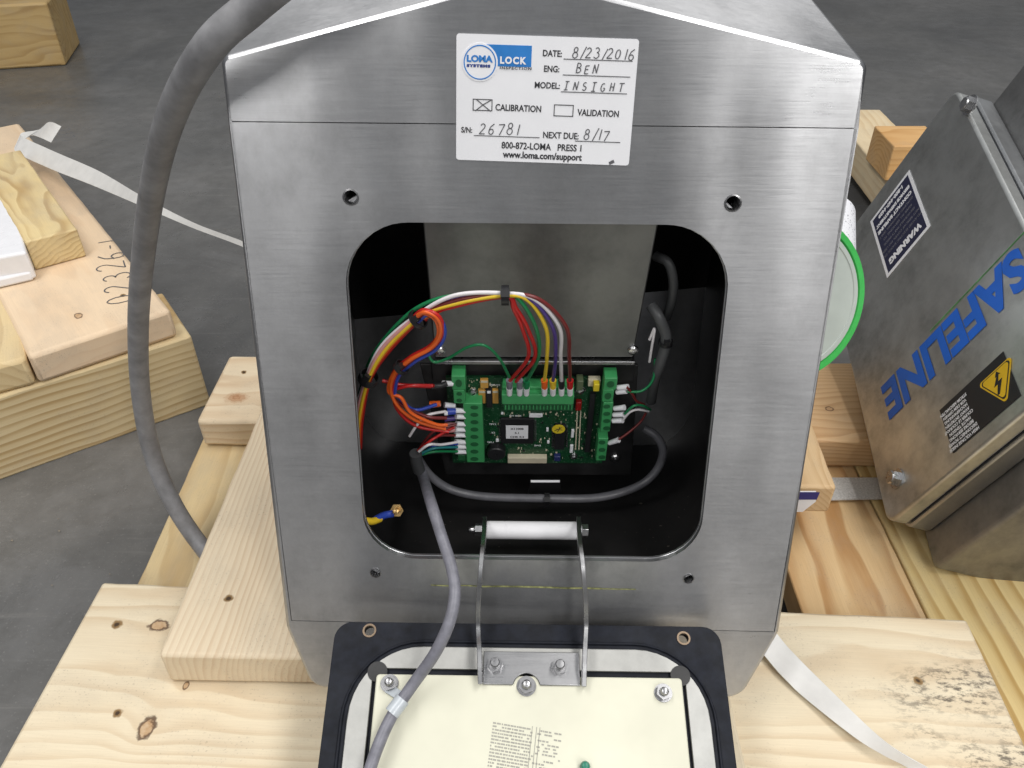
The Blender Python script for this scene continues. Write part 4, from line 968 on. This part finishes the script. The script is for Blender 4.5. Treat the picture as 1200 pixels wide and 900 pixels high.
# ------------------------------------------------------------------ thick grey hose on the left
tag(tube('thick_cable', [P(420, -95, .50), P(352, -38, .505), P(296, 8, .515), P(245, 55, .53), P(205, 125, .585), P(183, 200, .67), P(169, 290, .78), P(162, 380, .88), P(165, 460, .96), P(178, 530, 1.02), P(203, 590, 1.045), P(236, 640, 1.052), P(280, 690, .999), P(330, 740, .949)], 0.0107, M_bigcable, n=28, k=14),
    'thick dark grey rubber cable arching down the left side of the enclosure', 'cable')
# ------------------------------------------------------------------ straps
rows = []
for (a, b) in (((72, 148, 1.80), (60, 167, 1.80)), ((58, 143, 1.80), (44, 160, 1.82)), ((46, 152, 1.83), (34, 160, 1.84)), ((24, 158, 1.85), (17, 176, 1.82)), ((60, 176, 1.74), (55, 196, 1.72)), ((115, 200, 1.60), (108, 217, 1.59)), ((165, 229, 1.42), (160, 239, 1.42)), ((225, 260, 1.25), (223, 266, 1.25)), ((285, 283, 1.08), (284, 289, 1.08)), ((330, 305, 1.0), (330, 312, 1.0))):
    rows.append((P(*a), P(*b)))
tag(ribbon('strap', rows, .0012, M_strap), 'white plastic strap stretched from the left board stack to behind the enclosure', 'strap')
rows = []
for (a, b, h) in (((872, 690), (860, 722), .03), ((912, 745), (902, 776), .014), ((936, 772), (922, 798), .012), ((961, 797), (943, 818), .010), ((1017, 851), (1000, 863), .02), ((1050, 878), (1034, 884), .02), ((1095, 904), (1070, 903), .012), ((1150, 935), (1120, 940), .01)):
    rows.append((atz(*a, ZP+h), atz(*b, ZP+h*.5)))
tag(ribbon('strap', rows, .0012, M_strap), 'white plastic strap curling over the wide front board at lower right', 'strap')

# ------------------------------------------------------------------ tilted detector box on the right
v1 = (CX*(-324/960) + CU*(-796/960) + CF).normalized(); v2 = (CX*(118/960) + CU*(973/960*1.0) + CF).normalized()
TB = 1.03
FB = Frame(P(1062, 598, TB), v1, -v2)     # x: reading direction of the big letters, y: letters' up (down right)
if FB.n.dot(CF) > 0: FB = Frame(FB.o, v1, v2)
det = thing('detector_box', atz(1150, 640, ZD), 'tilted weathered steel detector box with large blue lettering at the right', 'metal detector')
def bp(u, v, h=0): return FB.px(u, v, h)
# face rectangle: low-x edge toward upper right
pT = bp(1121, 104); pC = bp(962, 313); pB_ = bp(1044, 590); 
x1 = max(pC[0], pB_[0]); x1 = (pC[0]+pB_[0])/2
yT = (pT[1]+pC[1])/2; yB = bp(1130, 541)[1]
x0 = bp(1150, 100)[0] 
xT = pT[0]
print('DET', pT, pC, pB_, yT, yB, 'n', FB.n)
sgn = 1 if yB > yT else -1
ylo, yhi = min(yT, yB), max(yT, yB)
# lid face tray
def drect(r): return rrect(xT-.0, ylo, x1, yhi, r, 6)
bm = bmesh.new(); bm_prism(bm, rrect(xT, ylo, x1, yhi, .018, 6), -.022, 0, FB.mat())
finish(bm, 'lid', M_oldsteel, det, bevel=.004, seg=3)
bm = bmesh.new(); bm_prism(bm, rrect(xT+.004, ylo+.004, x1-.004, yhi-.004, .016, 6), -.026, -.022, FB.mat()); finish(bm, 'gasket', M_rubber, det)
bm = bmesh.new(); bm_prism(bm, rrect(xT-.001, ylo+.0, x1+.001, yhi+.001, .016, 6), -.055, -.026, FB.mat()); finish(bm, 'rim', steel('rim_steel', col=(.42, .43, .44), rough=.4, stretch=(120, 120, 120), bump=.05, blot=.2), det, bevel=.003)
bm = bmesh.new(); bm_prism(bm, rrect(xT-.10, ylo+.01, x1+.004, yhi+.05, .012, 5), -.30, -.056, FB.mat()); finish(bm, 'body', steel('old_body_steel', col=(.30, .30, .30), rough=.5, stretch=(60, 60, 60), bump=.06, blot=.4), det, bevel=.006, seg=3)
# bolts
for u, v in ((1130, 121), (1043, 559)):
    a, b = bp(u, v, .01); bm = bmesh.new(); bm_lathe(bm, FB.mat(a, b, 0), [(.014, 0), (.014, .002), (.009, .002)], 24); bm_hexnut(bm, FB.mat(a, b, .002, .3), .0105, .008); bm_lathe(bm, FB.mat(a, b, .010), [(.009, 0), (.0075, .0015), (.001, .0015)], 20); finish(bm, 'bolt', M_bright, det)
# lettering
M_let = plain('blue_vinyl', (.014, .13, .62), .45, var=.05, scale=30)
sE = Vector(bp(1053, 474)); sS = Vector(bp(1200, 312))
Lw = Vector(bp(1032, 452, 0))
# baseline of the word: letters' bottoms are the upper left side
q0 = Vector(bp(1203, 286)); q1 = Vector(bp(1031, 454))
d_ = (q1-q0); hgt = abs((Vector(bp(1047, 477))-Vector(bp(1031, 450))).y)
print('WORD', q0, q1, d_, hgt)
t_o = text('lettering', 'SAFELINE', Matrix.Identity(4), 1.0, M_let, det, bold=.042)
xs_ = [v.co.x for v in t_o.data.vertices]; ys_ = [v.co.y for v in t_o.data.vertices]; wx = max(xs_)-min(xs_); hx = max(ys_)-min(ys_)
# word box: x from S(right of frame) to E
xE = bp(1040, 464)[0]; xEf = xE; xN = bp(1071, 437)[0]
WLEN = None
def place_word(obj, xa, xb, ya, yb, h):
    me = obj.data; x_0, y_0 = min(xs_), min(ys_)
    for v in me.vertices:
        a = xa + (v.co.x-x_0)/wx*(xb-xa); b = ya + (v.co.y-y_0)/hx*(yb-ya); v.co = FB.p(a, b, h)
ya = (bp(1031, 455)[1]+bp(1165, 315)[1])/2; yb2 = (bp(1046, 478)[1]+bp(1200, 342)[1])/2
xa = bp(1203, 309)[0]; xb = bp(1036, 468)[0]
print('Y', ya, yb2, 'X', xa, xb)
yb2 = yb2 + (yb2-ya)*.10
place_word(t_o, xa, xb, ya, yb2, .0006)
# green pinstripes
M_gr = plain('green_pinstripe', (.10, .32, .10), .5, var=.3, scale=90)
for (ua, va, ub, vb) in ((1195, 278, 1085, 372), ):
    a0, b0 = bp(ua, va); a1, b1 = bp(ub, vb); bm = bmesh.new(); bm_prism(bm, [(a0-.1, b0-.0008), (a1, b0-.0008), (a1, b0+.0008), (a0-.1, b0+.0008)], .0002, .0006, FB.mat()); finish(bm, 'pinstripe', M_gr, det, smooth=0)
# warning sticker (navy, white border)
w0 = Vector(bp(1064, 203)); w1 = Vector(bp(1018, 262)); w2 = Vector(bp(1094, 263)); w3 = Vector(bp(1042, 322))
print('WARN', w0, w1, w2, w3)
wx0, wx1 = (w0.x+w2.x)/2, (w1.x+w3.x)/2; wy0, wy1 = (w0.y+w1.y)/2, (w2.y+w3.y)/2
ang = 0
def dbox(nm, xa, ya_, xb, yb_, h, mat, par): 
    bm = bmesh.new(); bm_prism(bm, [(xa, ya_), (xb, ya_), (xb, yb_), (xa, yb_)], h-.0004, h, FB.mat()); return finish(bm, nm, mat, par, smooth=0)
ws = dbox('warning_sticker', wx0, wy0, wx1, wy1, .0008, M_white, det); 
M_navy = plain('navy_label', (.02, .022, .06), .45); bw = (wx1-wx0)*.055
dbox('navy_field', wx0+bw, wy0+bw, wx1-bw, wy1-bw, .0012, M_navy, ws)
WW = wx1-wx0; WH = wy1-wy0
def dt(s, fx, fy, size, bold=.0003, mat=None, par=None, x0_=None, y0_=None, W_=None, H_=None, xs=1, al='CENTER', h=.0015):
    text('lettering', s, FB.mat(wx0+WW*fx if x0_ is None else x0_+W_*fx, wy0+WH*fy if y0_ is None else y0_+H_*fy, h), size, mat or M_white, par or ws, bold=bold, align=al, xs=xs)
dt('WARNING', .5, .81, WW*.150, .0010, xs=1.0)
for i, s_ in enumerate(('TO AVOID ELECTRIC SHOCK DO', 'NOT REMOVE COVER. NO USER', 'SERVICEABLE PARTS INSIDE.', 'REFER ALL SERVICING TO', 'QUALIFIED PERSONNEL ONLY')):
    dt(s_, .5, .70-.078*i, WW*.060, .0001, mat=M_grey)
dt('CONTACT SAFELINE', .5, .29, WW*.088, .0006); dt('SERVICE DEPARTMENT', .5, .19, WW*.080, .0006); dt('1-800-447-4439', .5, .08, WW*.095, .0006)
# black and yellow shock sticker
k = [Vector(bp(*q_)) for q_ in ((1176, 416), (1099, 480), (1200, 466), (1118, 526))]
bx0, bx1 = (k[0].x+k[2].x)/2, (k[1].x+k[3].x)/2; by0, by1 = (k[0].y+k[1].y)/2, (k[2].y+k[3].y)/2
print('BLK', k)
bs = dbox('shock_sticker', bx0, by0, bx1, by1, .0008, M_chip, det)
BW_, BH_ = bx1-bx0, by1-by0
def tri(cx, cy, r, h, mat):
    bm = bmesh.new(); t3 = round_poly([(cx+r*math.cos(R(a)), cy+r*math.sin(R(a))) for a in (180+60+0, 0, 120)], r*.12, 4)
    t3 = round_poly([(cx+r*math.cos(R(a+90)), cy+r*math.sin(R(a+90))) for a in (0, 120, 240)], r*.12, 4)
    bm_prism(bm, t3, h-.0004, h, FB.mat()); finish(bm, 'warning_triangle', mat, bs, smooth=0)
M_yel = plain('warning_yellow', (.72, .45, .015), .4)
tcx, tcy = [(bp(1171, 447)[i]) for i in (0, 1)]
tr = .026*TB
tri(tcx, tcy, tr*1.22, .0012, M_yel); tri(tcx, tcy, tr*1.08, .0016, M_chip); tri(tcx, tcy, tr*.98, .0020, M_yel)
bm = bmesh.new(); bm_prism(bm, [(x*tr+tcx, y*tr+tcy) for x, y in ((.12, .62), (-.26, .02), (-.02, .04), (-.16, -.26), (-.26, -.22), (-.10, -.46), (.06, -.22), (-.04, -.24), (.26, .16), (.04, .14), (.24, .60))], .0020, .0024, FB.mat()); finish(bm, 'bolt_symbol', M_chip, bs, smooth=0)
for i, s_ in enumerate(('HIGH VOLTAGE INSIDE', 'DISCONNECT POWER', 'BEFORE SERVICING', 'HAUTE TENSION', 'COUPER LE COURANT', 'AVANT ENTRETIEN', 'HOCHSPANNUNG', 'VOR DEM OFFNEN', 'STROM ABSCHALTEN')):
    text('lettering', s_, FB.mat(bx0+BW_*.80, by0+BH_*(.91-.098*i), .0013), BH_*.088, M_white, bs, bold=.0002, align='CENTER', xs=.85)

# ------------------------------------------------------------------ white tub with green rim, behind the enclosure
tub = thing('plastic_tub', P(960, 440, .98), 'white round tub with bright green rim half hidden behind the enclosure', 'tub')
M_green = plain('green_rim', (.06, .50, .10), .35)
cT = P(928, 350, .97); TFm = Frame(cT, (1, 0, 0), (0, .35, .94)); TFm = Frame(cT, (.95, .25, -.1), (.05, .45, .9))
Rt = .098
bm = bmesh.new(); bm_lathe(bm, TFm.mat(), [(Rt*.86, -.02), (Rt*.93, -.02), (Rt, -.012), (Rt*1.03, -.003), (Rt*1.0, .004), (Rt*.93, .004), (Rt*.90, 0)], 64); finish(bm, 'rim', M_green, tub, smooth=50)
bm = bmesh.new(); bm_lathe(bm, TFm.mat(), [(Rt*.01, .0035), (Rt*.91, .0045), (Rt*.92, .0052), (Rt*.905, .006), (Rt*.87, .0055)][::-1] if False else [(Rt*.90, .0042), (Rt*.89, .0055), (Rt*.84, .0055), (Rt*.83, .0045), (Rt*.01, .0045)], 64); finish(bm, 'lid', plain('cloudy_plastic', (.50, .55, .51), .35, var=.05, scale=20), tub)
bm = bmesh.new(); bm_lathe(bm, TFm.mat(), [(Rt*.80, -.18), (Rt*.86, -.175), (Rt*.90, -.02)], 48); finish(bm, 'wall', M_delrin, tub)
rp, nt_, b_ = new_mat('speckled_paper'); N = NB(nt_); vv = N.ramp(N.noise(N.coord(), 330, 2, .7), [(.60, (.78, .78, .82)), (.64, (.30, .30, .34))]); N.l(vv, b_.inputs['Base Color']); b_.inputs['Roughness'].default_value = .6
bm = bmesh.new(); bm_tube(bm, [P(963, 252, 1.10), P(962, 310, 1.06), P(958, 352, 1.03)], .042, 28, smooth=True)
tag(finish(bm, 'paper_roll', rp, smooth=50), 'white speckled paper roll behind the right edge of the enclosure', 'roll')

# ------------------------------------------------------------------ groups of alike things
GR = {'timber_board': 'boards of the timber pallets', 'timber_beam': 'squared timber beams', 'pallet_bearer': 'bearers under the pallet boards', 'strap': 'straps', 'wire_harness': 'tied wire harnesses',
      'wire_set': 'short wires at the terminal blocks', 'sheathed_cable': 'sheathed cables', 'wood_block': 'short wood blocks'}
for o in bpy.data.objects:
    k = o.name.split('.')[0]
    if o.parent is None and 'label' in o and k in GR: o['group'] = GR[k]
